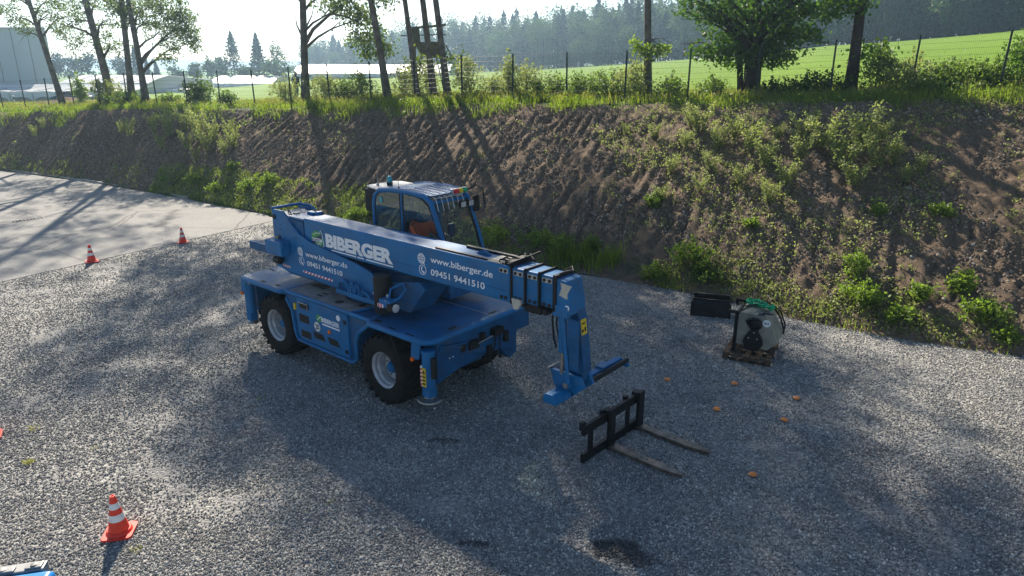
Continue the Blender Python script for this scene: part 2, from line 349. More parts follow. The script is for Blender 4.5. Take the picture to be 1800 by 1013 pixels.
def lathe(bm, prof, o=(0, 0, 0), axis='y', n=32, closed=True):
    rings = []
    for r, a in prof:
        ring = []
        for j in range(n):
            c, s = cos(2 * pi * j / n) * r, sin(2 * pi * j / n) * r
            v = {'y': (c, a, s), 'z': (c, s, a), 'x': (a, c, s)}[axis]
            ring.append(bm.verts.new(Vector(v) + Vector(o)))
        rings.append(ring)
    for a, b in zip(rings, rings[1:]):
        for j in range(n): bm.faces.new((a[j], a[(j + 1) % n], b[(j + 1) % n], b[j]))
    if closed:
        bm.faces.new(rings[0]); bm.faces.new(rings[-1][::-1])
    return bm
def disc(bm, x, z, r, y, n=28, thick=.003, rx=None):
    prism(bm, [(x + (rx or r) * cos(2 * pi * i / n), z + r * sin(2 * pi * i / n)) for i in range(n)], 'xz', y, y - thick); return bm
def tag(o, label=None, cat=None, group=None, kind=None):
    if label: o['label'] = label
    if cat: o['category'] = cat
    if group: o['group'] = group
    if kind: o['kind'] = kind
    return o
def thing(name, label, cat, loc=(0, 0, 0), rz=0., group=None):
    o = bpy.data.objects.new(name, None); o.empty_display_size = .2; link(o); o.location = loc; o.rotation_euler = (0, 0, rz)
    return tag(o, label, cat, group)
def copy_tree(o, parent=None):
    c = o.copy(); COL.objects.link(c); c.parent = parent
    for ch in list(o.children): copy_tree(ch, c)
    return c
def npmesh(name, verts, faces, mt, parent=None, attrs=None, smooth=False):
    """verts (N,3); faces (F,k) same k"""
    me = bpy.data.meshes.new(name); N, (F, k) = len(verts), faces.shape
    me.vertices.add(N); me.vertices.foreach_set("co", np.asarray(verts, np.float32).ravel())
    me.loops.add(F * k); me.loops.foreach_set("vertex_index", faces.astype(np.int32).ravel())
    me.polygons.add(F); me.polygons.foreach_set("loop_start", np.arange(F, dtype=np.int32) * k)
    for an, av in (attrs or {}).items():
        a = me.attributes.new(an, 'FLOAT', 'POINT'); a.data.foreach_set("value", np.asarray(av, np.float32))
    me.update(calc_edges=True); me.validate()
    if smooth: me.shade_smooth()
    if mt: me.materials.append(mt)
    return link(bpy.data.objects.new(name, me), parent)

_fontcache = {}
def lettering(s, x0, x1, z0, z1, y, mt, parent, name="lettering", bold=.0, facing='y', thick=.002):
    """text fitted to the rectangle x0..x1, z0..z1 on the plane y, read from -y"""
    cu = bpy.data.curves.new("txt", 'FONT'); cu.body = s; cu.size = 1; cu.offset = bold; cu.extrude = .01; cu.resolution_u = 4
    o = bpy.data.objects.new("txt", cu); COL.objects.link(o)
    dg = bpy.context.evaluated_depsgraph_get(); me = bpy.data.meshes.new_from_object(o.evaluated_get(dg))
    bpy.data.objects.remove(o); bpy.data.curves.remove(cu)
    n = len(me.vertices); co = np.empty(n * 3); me.vertices.foreach_get("co", co); co = co.reshape(-1, 3)
    mn, mx_ = co.min(0), co.max(0); out = np.empty_like(co)
    out[:, 0] = x0 + (co[:, 0] - mn[0]) / (mx_[0] - mn[0]) * (x1 - x0)
    out[:, 2] = z0 + (co[:, 1] - mn[1]) / (mx_[1] - mn[1]) * (z1 - z0)
    out[:, 1] = y - (co[:, 2] + .01) / .02 * thick
    me.vertices.foreach_set("co", out.ravel()); me.name = name; me.materials.clear(); me.materials.append(mt); me.update()
    return link(bpy.data.objects.new(name, me), parent)

# ------------------------------------------------------------------ terrain functions
cp, sp_ = cos(R(PITCH)), sin(R(PITCH))
def pix(px, py, z):
    """world point seen at photo pixel (1800 wide) at camera depth z"""
    u, v = (px - 900) / 1200, (py - 506.5) / 1200
    return Vector((u * z, z * (cp - v * sp_), CAM_H - z * (sp_ + v * cp)))
def gpix(px, py, h=0.):
    u, v = (px - 900) / 1200, (py - 506.5) / 1200
    z = (CAM_H - h) / (sp_ + v * cp); return Vector((u * z, z * (cp - v * sp_), h))
TOE = np.array([(-120, 86), (-60, 55), (-29.1, 39), (-21, 34.5), (-14.4, 30.06), (-9.7, 26.6), (-5.8, 24.2), (-2.6, 21.8), (.67, 19.4), (2.54, 18.2), (4.2, 17.1), (5.65, 15.9), (6.6, 14.85), (8.1, 13.8), (9.2, 13.2), (10.4, 12.7), (16, 9.6), (30, 1), (60, -18)])
HT = np.array([(-120, 1.6), (-60, 2.3), (-31.4, 2.86), (-22.4, 3.33), (-13.5, 3.51), (-2.3, 4.09), (6.65, 4.25), (15.7, 4.7), (30, 5.3), (60, 6)])
yfX = lambda X: 30.8 - .482 * X
FT = np.array([(-100, 430, 2.0), (300, 400, 2.2), (560, 270, 2.6), (900, 230, 4.8), (1200, 190, 8.0), (1450, 150, 10.3), (1800, 115, 11.8), (2200, 100, 13)])
FU = (FT[:, 0] - 900) / 1200 * .952; FY = FT[:, 1] / .952; FH = FT[:, 2]
def sstep(t): t = np.clip(t, 0, 1); return t * t * (3 - 2 * t)
_gr = rng.random((257, 257))
def vnoise(x, y):
    xi, yi = np.floor(x).astype(int), np.floor(y).astype(int); fx, fy = x - xi, y - yi
    fx, fy = fx * fx * (3 - 2 * fx), fy * fy * (3 - 2 * fy); g = lambda a, b: _gr[a % 256, b % 256]
    return (g(xi, yi) * (1 - fx) + g(xi + 1, yi) * fx) * (1 - fy) + (g(xi, yi + 1) * (1 - fx) + g(xi + 1, yi + 1) * fx) * fy
def fbm(x, y, o=4):
    s = 0; a = .5
    for i in range(o): s = s + a * vnoise(x * 2 ** i + 17 * i, y * 2 ** i + 31 * i); a *= .5
    return s
def htop(X, Y):
    X, Y = np.asarray(X, float), np.asarray(Y, float)
    u = np.clip(X / np.maximum(Y, 3), -1.25, 1.25); Yf = 30.8 / (1 + .482 * u)
    hf = np.interp(u * Yf, HT[:, 0], HT[:, 1]); YF = np.interp(u, FU, FY); hF = np.interp(u, FU, FH)
    s = (Y - Yf) / (YF - Yf)
    kk = sstep((-.27 - u) / .15) * sstep((Y - Yf - 3) / 28)
    return -kk * (hf + (hF - hf) * np.clip(s, 0, 1) - 1.55) + hf + (hF - hf) * np.clip(s, 0, 1) + np.clip(s - 1, 0, 3) * 1.2 + .10 * (fbm(X * .4, Y * .4) - .5) * np.clip(1 - s * 3, 0, 1)
def hbank(X, Y, fine=True):
    X, Y = np.asarray(X, float), np.asarray(Y, float)
    yt = np.interp(X, TOE[:, 0], TOE[:, 1]) + .5 * (fbm(X * .7, Y * .0 + 3) - .5); yc = yfX(X) - 1.5 + 1.8 * (fbm(X * .5, Y * 0 + 9) - .5)
    t = (Y - yt) / (yc - yt); tt = np.clip(t, 0, 1)
    h = np.interp(X, HT[:, 0], HT[:, 1]) * (1 - (1 - tt) ** 1.22) * (.97 + .03 * tt)
    ht = htop(X, Y); k = sstep((Y - yc) / 1.2); h = h * (1 - k) + ht * k
    if fine:
        a = (X * .9 - Y * .434); b = X * .434 + Y * .9     # along / across the fence
        env = sstep(tt * 7) * (1 - sstep((tt - .82) / .18))
        wob = 1.1 * fbm(a * .5 + 5, b * .35, 3) + .25 * fbm(a * 3, b * 2, 2)
        rill = np.abs(((a * 2.2 + wob * 2.4) % 1.) - .5) * 2
        amp = (1 - .55 * sstep((X - 5) / 4)) * (.03 + .20 * fbm(a * .3 + 40, b * .5 + 9, 3)) * sstep((fbm(a * .25, b * .4 + 60, 3) - .25) * 3)
        h = h - env * amp * (1 - rill) ** 2.6 * 1.3
        h = h + env * (.26 * (fbm(a * .55, b * .55 + 4, 4) - .5) + .13 * (fbm(a * 3.4, b * 1.0, 4) - .5)) + (tt > 0) * (tt < 1) * .19 * (fbm(a * 8, b * 3, 3) - .5) * env
    return h
def grid(name, XX, YY, ZZ, mt, attrs=None, smooth=True):
    a, b = XX.shape; v = np.stack([XX.ravel(), YY.ravel(), ZZ.ravel()], 1)
    i = np.arange((a - 1) * (b - 1)); r, c = i // (b - 1), i % (b - 1); k = r * b + c
    return npmesh(name, v, np.stack([k, k + 1, k + b + 1, k + b], 1), mt, None, attrs, smooth)
# ------------------------------------------------------------------ the setting
def struct(o): o['kind'] = 'structure'; return o
# gravel yard: one sheet, with slight undulation
xs = np.linspace(-120, 120, 241); ys = np.linspace(-80, 90, 171); XX, YY = np.meshgrid(xs, ys, indexing='ij')
yt = np.interp(XX, TOE[:, 0], TOE[:, 1])
ZZ = np.where(YY > yt + 2, -.35, 0.)
struct(grid("gravel_ground", XX, YY, ZZ, M['gravel'], None, False))
# embankment with its rills, and the strip of ground along its crest
# rows run along X, columns from the toe to 2.5 m past the fence
def bank_patch(name, x0, x1, nx, nt):
    X = np.linspace(x0, x1, nx)[:, None] * np.ones((1, nt)); t = np.linspace(0, 1, nt)[None, :]
    yt = np.interp(X, TOE[:, 0], TOE[:, 1]) - .5; Y = yt + (yfX(X) + 3.0 - yt) * t
    Z = hbank(X, Y) - .03 * (t < .02)
    dcr = (Y - (yfX(X) - 1.5)); g = np.clip(.5 + dcr * .5, 0, 1)
    yt2 = yt + .5; g = np.maximum(g, .42 * np.clip(1 - np.abs(Y - yt2 - .5) / 1.0, 0, 1) * (X > -9) ); g = np.maximum(g, .75 * ((X < -5) & (X > -17)) * np.clip(1 - (Y - yt2) / 2.2, 0, 1))
    g = np.maximum(g, .5 * (X < -17) * np.clip(1 - (Y - yt2) / 1.5, 0, 1))
    return struct(grid(name, X, Y, Z, M['bank'], {"grassy": g.ravel()}))
bank_patch("embankment", -46, 32, 1300, 190)
bank_patch("embankment_far_end", -119, -46, 200, 40)
# meadow / crop field to the forest and beyond, polar grid round the camera
us = np.concatenate([np.linspace(-1.9, 1.9, 281)]); ks = np.concatenate([np.linspace(0, 1, 90) ** 1.8, 1 + np.linspace(.1, 1, 12) ** 2 * 11])
U, K = np.meshgrid(us, ks, indexing='ij'); uc = np.clip(U, -1.25, 1.25); Yf = 30.8 / (1 + .482 * uc) + 2.6; YF = np.interp(uc, FU, FY)
Y = Yf + (YF - Yf) * K; X = U * Y; Z = htop(X, Y) - .02 * (K < .001)
Yf0 = Yf - 2.6
crop = np.where(X / Y > -.6, np.clip((Y - Yf0 - 4.5 - 1.2 * (fbm(X * .3, Y * .3) - .5)) / 1.2, 0, 1), np.clip((Y - 75) / 5, 0, 1)*.6)
struct(grid("field", X, Y, Z, M['field'], {"crop": crop.ravel()}))
# asphalt on the left, kerb, slot drain
A0, A1 = gpix(-260, 555), gpix(480, 389)
apoly = [(A0.x, A0.y), (A1.x, A1.y), (-9.6, 26.45)] + [(x, float(np.interp(x, TOE[:, 0], TOE[:, 1])) - .05) for x in (-12, -14.4, -18, -21, -25, -29, -45, -60, -100)] + [(-118, 60), (-118, -2)]
bm = nb(); prism(bm, apoly, 'xy', -.02, .012); struct(obj("asphalt_pavement", bm, M['pave'], smooth=0))
bm = nb()
kp = [gpix(px, py) for px, py in ((-350, 252), (0, 299), (60, 307), (170, 322), (225, 331), (290, 342), (330, 350))]
for a, b in zip(kp[:5], kp[1:5]):
    d = (b - a).normalized(); s = Vector((-d.y, d.x, 0)) * .06; L = (b - a).length; n_ = max(1, int(L / 1.0))
    for i in range(n_):
        p = a + d * (i * L / n_ + .01); q = a + d * ((i + 1) * L / n_ - .01); hh = .10 + random.uniform(-.01, .01)
        prism(bm, [(p - s)[:2], (q - s)[:2], (q + s)[:2], (p + s)[:2]], 'xy', -.05, hh)
for a, b in ((kp[5], kp[6]),):
    d = (b - a).normalized(); s = Vector((-d.y, d.x, 0)) * .07
    prism(bm, [(a - s)[:2], (b - s)[:2], (b + s)[:2], (a + s)[:2]], 'xy', -.05, .11)
struct(obj("kerb", bm, M['kerb'], bevel=.01))
bm = nb(); dr0, dr1 = gpix(-200, 418), gpix(325, 352); d = (dr1 - dr0).normalized(); s = Vector((-d.y, d.x, 0)) * .035
prism(bm, [(dr0 - s)[:2], (dr1 - s)[:2], (dr1 + s)[:2], (dr0 + s)[:2]], 'xy', .0, .0165); o = struct(obj("drain_channel", bm, M['black'], smooth=0))
bm = nb(); j0, j1 = gpix(0, 360), gpix(75, 383); d = (j1 - j0).normalized(); s = Vector((-d.y, d.x, 0)) * .025
prism(bm, [(j0 - s)[:2], (j1 - s)[:2], (j1 + s)[:2], (j0 + s)[:2]], 'xy', .0, .016); struct(obj("pavement_joint", bm, M['black'], smooth=0))
# grated gully in the channel
g = thing("drain_grate", "small dark slotted drain grate set in the grey asphalt", "drain", gpix(49, 387) + Vector((0, 0, .016)), atan2((dr1 - dr0).y, (dr1 - dr0).x))
bm = nb(); box(bm, -.55, .55, -.17, .17, 0, .006); obj("frame", bm, M['kerb'], g)
bm = nb()
for i in range(9): box(bm, -.5 + i * .115, -.44 + i * .115, -.14, .14, .006, .014)
obj("slots", bm, M['black'], g)
# road strip, dirt mound, distant hill
bm = nb(); c0, c1 = pix(-300, 196, 66), pix(75, 189, 60)
for k_ in range(1):
    pts = [(-60, 49), (-34.5, 54.6), (-36, 61), (-60, 58), (-110, 62), (-110, 52)]
vv = [bm.verts.new((x, y, float(htop(x, y)) + .06)) for x, y in pts]; bm.faces.new(vv); struct(obj("road", bm, M['pave'], smooth=0))
def mound(name, cx, cy, rx, ry, h, seed):
    n_ = 40; a = np.linspace(-1, 1, n_); XX, YY = np.meshgrid(a, a, indexing='ij'); rr = np.sqrt(XX ** 2 + YY ** 2)
    X, Y = cx + XX * rx * 1.3, cy + YY * ry * 1.3; Z = htop(X, Y) - .15 + h * np.clip(1 - rr, 0, 1) ** .8 * (.7 + .6 * fbm(XX * 3 + seed, YY * 3 + seed))
    return struct(grid(name, X, Y, Z, M['mound']))
mound("dirt_mound", -31.8, 50.5, 4.2, 2.2, .75, 3)
XX, YY = np.meshgrid(np.linspace(-1800, 900, 80), np.linspace(1100, 1500, 6), indexing='ij')
ZZ = 2 + 24 * sstep((YY - 1100) / 300) * (.4 + fbm(XX * .004, YY * .004)); struct(grid("distant_hills", XX, YY, ZZ, M['hill']))

# ------------------------------------------------------------------ fence
fence = thing("mesh_fence", "tall dark green double wire mesh fence along the top of the bank", "fence", (0, 0, 0))
def fz(n): return 43.956 - .0 + (35.507 - 43.956) / 8 * (n - 1)
fpx = {}
def fence_pt(n):
    z = 43.96 + (n - 1) * (35.507 - 43.956) / 8; a, b, c = -.7475, .0459, -.0236
    xs_ = (-31.43 + (n - 1) * ((-13.46 + 31.43) / 8), 45.58 + (n - 1) * ((36.97 - 45.58) / 8)); return xs_
fpts = []
for n_ in range(-6, 27):
    x, y = fence_pt(n_); fpts.append(Vector((x, y, float(np.interp(x, HT[:, 0], HT[:, 1])))))
bmw = nb()
for i, p in enumerate(fpts):
    bm = nb(); tl = random.uniform(-.02, .02); box(bm, -.03, .03, -.02, .02, -.4, 1.98, Matrix.Translation(p) @ Matrix.Rotation(-.45, 4, 'Z') @ Matrix.Rotation(tl, 4, 'Y'))
    obj("post", bm, M['fence'], fence)
for i in range(6, len(fpts) - 1):
    a, b = fpts[i], fpts[i + 1]; off = Vector((.434, .9, 0)) * .03
    for k in range(10):
        z = .05 + k * .205
        tube(bmw, [a + off + Vector((0, 0, z)), b + off + Vector((0, 0, z))], .0035, 3)
    d = b - a; m_ = 50 if i > 15 else 25
    for j in range(1, m_):
        q = a + d * (j / m_) + off; tube(bmw, [q + Vector((0, 0, .03)), q + Vector((0, 0, 1.93))], .002, 3)
obj("wire_mesh", bmw, M['fence'], fence, smooth=0)

# ------------------------------------------------------------------ machine
TH = R(-40.3)
mach = thing("rotating_telehandler", "large blue rotating telehandler with white lettering on its long boom", "telehandler", (-2.70, 12.57, 0), TH)
bl, bd = M['blue'], M['blue_dk']
# chassis
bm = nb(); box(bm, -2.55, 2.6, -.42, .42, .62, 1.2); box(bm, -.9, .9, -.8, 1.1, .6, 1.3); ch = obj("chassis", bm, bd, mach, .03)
for sx in (-1.63, 1.68):
    bm = nb(); tube(bm, [(sx, -.75, .63), (sx, -.4, .6), (sx, 0, .58), (sx, .4, .6), (sx, .75, .63)], [.16, .13, .22, .13, .16], 12); box(bm, sx - .25, sx + .25, -.25, .25, .62, .85); obj("axle", bm, M['blkmetal'], mach, .01)
# wheels
def wheel(x, y, side, steer):
    R_ = .63
    hub = bpy.data.objects.new("wheel", None)
    bm = nb(); lathe(bm, [(.04, .11), (.075, .11), (.09, .09), (.105, .05), (.12, .03), (.12, -.02)], n=24)
    hub = obj("wheel", bm, bl, mach); hub.location = (x, y, R_); hub.rotation_euler = (0, 0, steer + (0 if side > 0 else pi))
    bm = nb()
    lathe(bm, [(.11, .03), (.19, .025), (.235, .02), (.245, -.03), (.268, -.05), (.268, .12), (.29, .15), (.29, .20), (.318, .225), (.325, .235), (.325, .215), (.30, .19), (.30, -.2), (.11, -.2)], n=40); obj("rim", bm, M['rim'], hub)
    bm = nb()
    for k in range(8):
        a = 2 * pi * k / 8 + .39; cyl(bm, (.17 * cos(a), .02, .17 * sin(a)), (.17 * cos(a), .05, .17 * sin(a)), .017, None, 6)
    obj("wheel_nut", bm, M['steel'], hub)
    bm = nb()
    lathe(bm, [(.315, -.22), (.36, -.26), (.46, -.27), (.54, -.262), (.582, -.24), (.60, -.20), (.605, -.08), (.605, .08), (.60, .20), (.582, .24), (.54, .262), (.46, .27), (.36, .26), (.315, .22), (.30, .2), (.30, -.2)], n=56, closed=False)
    N = 22
    for k in range(N):
        for sgn in (-1, 1):
            a = 2 * pi * (k + (.5 if sgn > 0 else 0)) / N
            # oblique lug from centre to shoulder
            for (y0, y1, da0, da1) in ((.01, .13, 0, .07), (.13, .275, .07, .12)):
                c = []
                for yy, da in ((y0, da0), (y1, da1)):
                    ro, ri = (.635, .585) if yy < .2 else (.602, .54)
                    for rr in (ri, ro):
                        for ww in (-.048, .048):
                            an = a + da + ww; c.append(bm.verts.new((rr * cos(an), sgn * yy, rr * sin(an))))
                for f in ((0, 1, 3, 2), (4, 6, 7, 5), (0, 4, 5, 1), (2, 3, 7, 6), (0, 2, 6, 4), (1, 5, 7, 3)): bm.faces.new([c[q] for q in f])
    obj("tyre", bm, M['tyre'], hub)
    return hub
for x, st in ((-1.63, 0), (1.68, R(-2))):
    wheel(x, -.93, -1, st); wheel(x, .93, 1, st)
# outer face of the local +y side of a wheel is the visible one
# decks (rear, front) with rolled edge
def rrect(x0, x1, y0, y1, r, n=5):
    p = []
    for cx, cy, a0 in ((x1 - r, y1 - r, 0), (x0 + r, y1 - r, 90), (x0 + r, y0 + r, 180), (x1 - r, y0 + r, 270)):
        for i in range(n + 1):
            a = R(a0 + 90 * i / n); p.append((cx + r * cos(a), cy + r * sin(a)))
    return p
dz = 1.47
bm = nb(); prism(bm, rrect(-2.74, -1.18, -1.22, 1.22, .16), 'xy', dz - .05, dz)
dk = obj("rear_deck", bm, M['deck'], mach, .012)
bm = nb(); pp = [(x, y, dz - .05) for x, y in rrect(-2.74, -1.18, -1.22, 1.22, .16)]; tube(bm, pp, .045, 8, closed=True); obj("rolled_edge", bm, bl, dk)
bm = nb()
for x0, y0 in ((-1.62, -1.12), (-2.05, -1.17)): box(bm, x0, x0 + .14, y0, y0 + .06, dz - .01, dz + .004)
box(bm, -2.7, -2.5, -.6, -.56, dz - .01, dz + .004); box(bm, -2.7, -2.62, .2, .5, dz - .01, dz + .004); obj("deck_slot", bm, M['black'], dk)
bm = nb(); prism(bm, rrect(1.30, 2.84, -1.22, 1.22, .2), 'xy', dz - .05, dz); fd = obj("front_deck", bm, M['deck'], mach, .012)
bm = nb(); pp = [(x, y, dz - .05) for x, y in rrect(1.30, 2.84, -1.22, 1.22, .2)]; tube(bm, pp, .045, 8, closed=True); obj("rolled_edge", bm, bl, fd)
bm = nb()
for (x0, x1, y0, y1) in ((1.45, 1.6, -1.14, -1.06), (2.68, 2.74, -.62, -.45), (2.68, 2.74, .35, .55), (1.9, 2.06, -1.19, -1.16), (2.3, 2.5, -1.19, -1.16)): box(bm, x0, x1, y0, y1, dz - .01, dz + .004)
for i in range(4):
    for j in range(3): disc_c = (1.75 + i * .07, -.75 + j * .07); cyl(bm, (*disc_c, dz - .01), (*disc_c, dz + .004), .014, None, 8)
obj("deck_slot", bm, M['black'], fd)
bm = nb(); box(bm, 1.32, 2.8, .33, .345, dz - .01, dz + .0035); obj("weld_seam", bm, M['acgrey'], fd)
bm = nb(); box(bm, -1.2, 1.3, -.4, 1.2, dz - .08, dz - .004); obj("centre_deck", bm, M['deck'], mach, .01)
# side cabinet near side
pg = [(-1.16, 1.46), (-1.13, 1.3), (-.97, 1.1), (-.92, .66), (-.84, .54), (.85, .54), (.96, .62), (.97, .98), (1.06, 1.16), (1.36, 1.38), (1.42, 1.46)]
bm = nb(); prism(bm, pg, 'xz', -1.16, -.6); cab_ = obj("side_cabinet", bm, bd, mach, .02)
bm = nb(); tube(bm, [(x, -1.17, z) for x, z in pg], .036, 8, closed=True); obj("frame_tube", bm, bl, cab_)
bm = nb(); prism(bm, [(-.74, 1.43), (-.78, 1.2), (-.78, .72), (-.7, .6), (.77, .6), (.80, .65), (.80, 1.43)], 'xz', -1.205, -1.13); dr = obj("cabinet_door", bm, bl, mach, .015)
bm = nb()
box(bm, -.66, -.36, -1.208, -1.15, 1.24, 1.36); 
box(bm, -.70, -.38, -1.208, -1.15, .96, 1.12); box(bm, -.68, -.36, -1.208, -1.15, .66, .80)
prism(bm, [(-.28, .86), (.02, .86), (.1, .74), (-.22, .74)], 'xz', -1.209, -1.15); prism(bm, [(.16, .86), (.46, .86), (.54, .74), (.24, .74)], 'xz', -1.209, -1.15); obj("vent", bm, M['black'], dr)
bm = nb(); tube(bm, [(-.64, -1.215, 1.35), (-.64, -1.235, 1.36), (-.36, -1.235, 1.36), (-.36, -1.235, 1.26)], .012, 6); obj("handle", bm, M['steel'], dr)
bm = nb()
for z in (1.28, .72): box(bm, .70, .77, -1.23, -1.2, z - .035, z + .035)
obj("latch", bm, M['blkmetal'], dr, .008)
bm = nb(); disc(bm, .54, 1.31, .055, -1.206); obj("round_sticker", bm, M['white'], dr)
bm = nb(); disc(bm, -.13, .985, .1, -1.206); pl = obj("speed_disc", bm, M['white'], dr)
bm = nb()
for i in range(28):
    a0, a1 = 2 * pi * i / 28, 2 * pi * (i + 1) / 28
    prism(bm, [(-.13 + .1 * cos(a0), .985 + .1 * sin(a0)), (-.13 + .1 * cos(a1), .985 + .1 * sin(a1)), (-.13 + .092 * cos(a1), .985 + .092 * sin(a1)), (-.13 + .092 * cos(a0), .985 + .092 * sin(a0))], 'xz', -1.2095, -1.2115)
obj("speed_disc_ring", bm, M['black'], dr)
lettering("20", -.19, -.07, .93, 1.04, -1.2095, M['black'], dr, "speed_number", .02)
lettering("BIBERGER", .02, .56, 1.12, 1.21, -1.207, M['white'], dr, "lettering", .03)
bm = nb(); box(bm, .04, .56, -1.209, -1.206, 1.065, 1.095); obj("letter_bar", bm, M['white'], dr)
bm = nb(); disc(bm, -.06, 1.165, .07, -1.206, rx=.08); obj("emblem", bm, M['green'], dr)
bm = nb(); prism(bm, [(-.12, 1.11), (-.1, 1.14), (.0, 1.22), (.03, 1.22)], 'xz', -1.209, -1.212); obj("emblem_stripe", bm, M['white'], dr)
bm = nb(); disc(bm, .25, .98, .04, -1.206, thick=.02); obj("orange_reflector", bm, M['orangelens'], dr)
bm = nb(); box(bm, -.87, -.81, -1.205, -1.16, 1.16, 1.28); obj("yellow_label", bm, M['yellow'], cab_)
# platform on top of the cabinet
bm = nb(); prism(bm, [(-1.12, -1.14), (.84, -1.14), (.84, -1.12), (1.02, -.40), (.85, -.66), (.55, -.76), (.2, -.74), (-.1, -.6), (-.35, -.3), (-.42, .1), (-1.15, .1)], 'xy', dz - .02, dz + .012); pf = obj("walk_platform", bm, M['grip'], mach, .004)
bm = nb()
for cx, cy, r in ((-.72, -.5, .085), (.25, -.95, .08), (.72, -.8, .07)): lathe(bm, [(r, dz + .008), (r, dz + .017)], (cx, cy, 0), 'z', 20)
for x0, y0 in ((-.42, -.98), (-.42, -.86)): box(bm, x0, x0 + .16, y0, y0 + .05, dz, dz + .016)
for i in range(7): box(bm, -1.0 + i * .06, -.97 + i * .06, -.7, -.52, dz, dz + .016)
obj("platform_hole", bm, M['black'], pf)
bm = nb(); prism(bm, [(.86, -1.15), (1.40, -1.15), (1.40, -1.12), (1.02, -.6), (.92, -.6)], 'xy', dz - .06, dz - .02); obj("step_recess", bm, M['black'], mach)
bm = nb(); tube(bm, [(.84, -1.17, dz), (1.0, -.6, dz + .01), (1.1, -.35, dz + .01)], .028, 8); tube(bm, [(1.42, -1.17, dz), (1.2, -.6, dz + .01), (1.1, -.35, dz + .01)], .028, 8); obj("platform_rail", bm, bl, mach)
# far side cabinet
bm = nb(); prism(bm, pg, 'xz', .8, 1.18); obj("far_cabinet", bm, bl, mach, .02)
# brackets with reflectors, corner jacks
def bracket(x, y, sx):
    bm = nb(); prism(bm, [(x - .03, 1.45), (x + .17, 1.45), (x + .12, 1.12), (x - .08, 1.06)], 'xz', y - .02, y + .02); o = obj("light_bracket", bm, bl, mach, .008)
    bm = nb(); cyl(bm, (x - .01, y - .02, 1.1), (x - .01, y - .06, 1.1), .035, None, 14); obj("orange_lamp", bm, M['orangelens'], o)
bracket(2.52, -1.2, 1); bracket(-2.7, -1.2, -1)
def jack(x, y, near):
    bm = nb(); cyl(bm, (x, y, .66), (x, y, 1.24), .105, None, 18); cyl(bm, (x, y, 1.24), (x, y, 1.3), .115, None, 18)
    j = obj("jack_leg", bm, bl, mach, .008)
    bm = nb(); box(bm, x - .085, x + .085, y - .085, y + .085, .5, .68); obj("jack_sleeve", bm, bl, j, .01)
    bm = nb(); pr_ = .2 if near else .11; lathe(bm, [(.08, .52), (.09, .49), (pr_, .47), (pr_ + .01, .455), (pr_ + .01, .44)], (x, y, 0), 'z', 24); obj("foot_pad", bm, M['steel'], j)
    if near:
        bm = nb(); box(bm, x - .04, x + .04, y - .112, y - .1, .7, 1.02); obj("yellow_label", bm, M['yellow'], j)
        bm = nb()
        for z in (.74, .80, .86): box(bm, x - .03, x + .03, y - .115, y - .111, z, z + .025)
        prism(bm, [(x - .03, .93), (x + .03, .93), (x, .99)], 'xz', y - .111, y - .115); obj("label_marks", bm, M['black'], j)
        bm = nb()
        for k in range(5): prism(bm, [(x - .09, .7 + k * .066), (x - .055, .715 + k * .066), (x - .055, .748 + k * .066), (x - .09, .733 + k * .066)], 'xz', y - .105, y - .098)
        obj("hazard_stripes", bm, M['red'], j)
        bm = nb(); box(bm, x - .092, x - .053, y - .1, y - .07, .69, 1.04); obj("hazard_backing", bm, M['white'], j)
        bm = nb(); cyl(bm, (x + .14, y - .02, .86), (x + .14, y - .02, 1.2), .045, None, 12); obj("jack_valve", bm, M['black'], j)
jack(2.78, -1.14, True); jack(2.55, .95, False); jack(-2.62, -1.12, False); jack(-2.62, 1.12, False)
# front and rear stabiliser beams
beam = [(-.97, 1.39), (1.08, 1.40), (1.36, 1.27), (1.36, .99), (1.0, 1.0), (1.0, .58), (.8, .52), (.59, .76), (.14, .83), (-.42, .77), (-.76, .70), (-.97, .64)]
bm = nb(); prism(bm, beam, 'yz', 2.68, 2.80); fb = obj("front_stabiliser_beam", bm, bd, mach, .015)
bm = nb(); prism(bm, [(-.95, 1.2), (-.9, 1.3), (.2, 1.1), (.95, .75), (.95, .6), (.6, .8), (.1, .86)], 'yz', 2.80, 2.84); obj("beam_brace", bm, bd, fb, .01)
bm = nb()
box(bm, 2.80, 2.93, .28, .52, 1.12, 1.25); box(bm, 2.80, 2.9, -.30, -.08, 1.04, 1.18); box(bm, 2.80, 2.88, .0, .1, 1.1, 1.25); box(bm, 2.80, 2.86, -.48, -.36, 1.05, 1.18)
box(bm, 2.80, 2.88, .14, .26, .8, .98); box(bm, 2.80, 2.86, .05, .13, .72, .8); box(bm, 2.8, 2.86, .62, .72, .9, 1.1)
obj("hitch_fitting", bm, M['black'], fb, .012)
bm = nb(); tube(bm, [(2.9, -.12, 1.12), (2.92, .22, 1.16)], .012, 6); tube(bm, [(2.82, -.55, 1.12), (2.86, -.52, 1.16), (2.86, -.46, 1.16), (2.82, -.44, 1.12)], .008, 6); obj("shackle", bm, M['steel'], fb)
bm = nb(); tube(bm, [(2.82, .42, 1.2), (2.9, .3, .95), (2.86, .2, .72), (2.84, .3, .62)], .014, 6); tube(bm, [(2.82, .52, 1.1), (2.88, .45, .85), (2.84, .38, .7)], .012, 6); obj("hydraulic_hose", bm, M['black'], fb)
bm = nb()
for y, z in ((-.7, 1.02), (-.62, 1.02)): cyl(bm, (2.8, y, z), (2.81, y, z), .012, None, 8)
obj("bolt", bm, M['white'], fb)
bm = nb(); box(bm, 1.95, 2.78, 1.12, 1.3, 1.05, 1.38); obj("far_beam_end", bm, bl, mach, .02)
bm = nb(); prism(bm, beam, 'yz', -2.72, -2.6); obj("rear_stabiliser_beam", bm, bd, mach, .015)
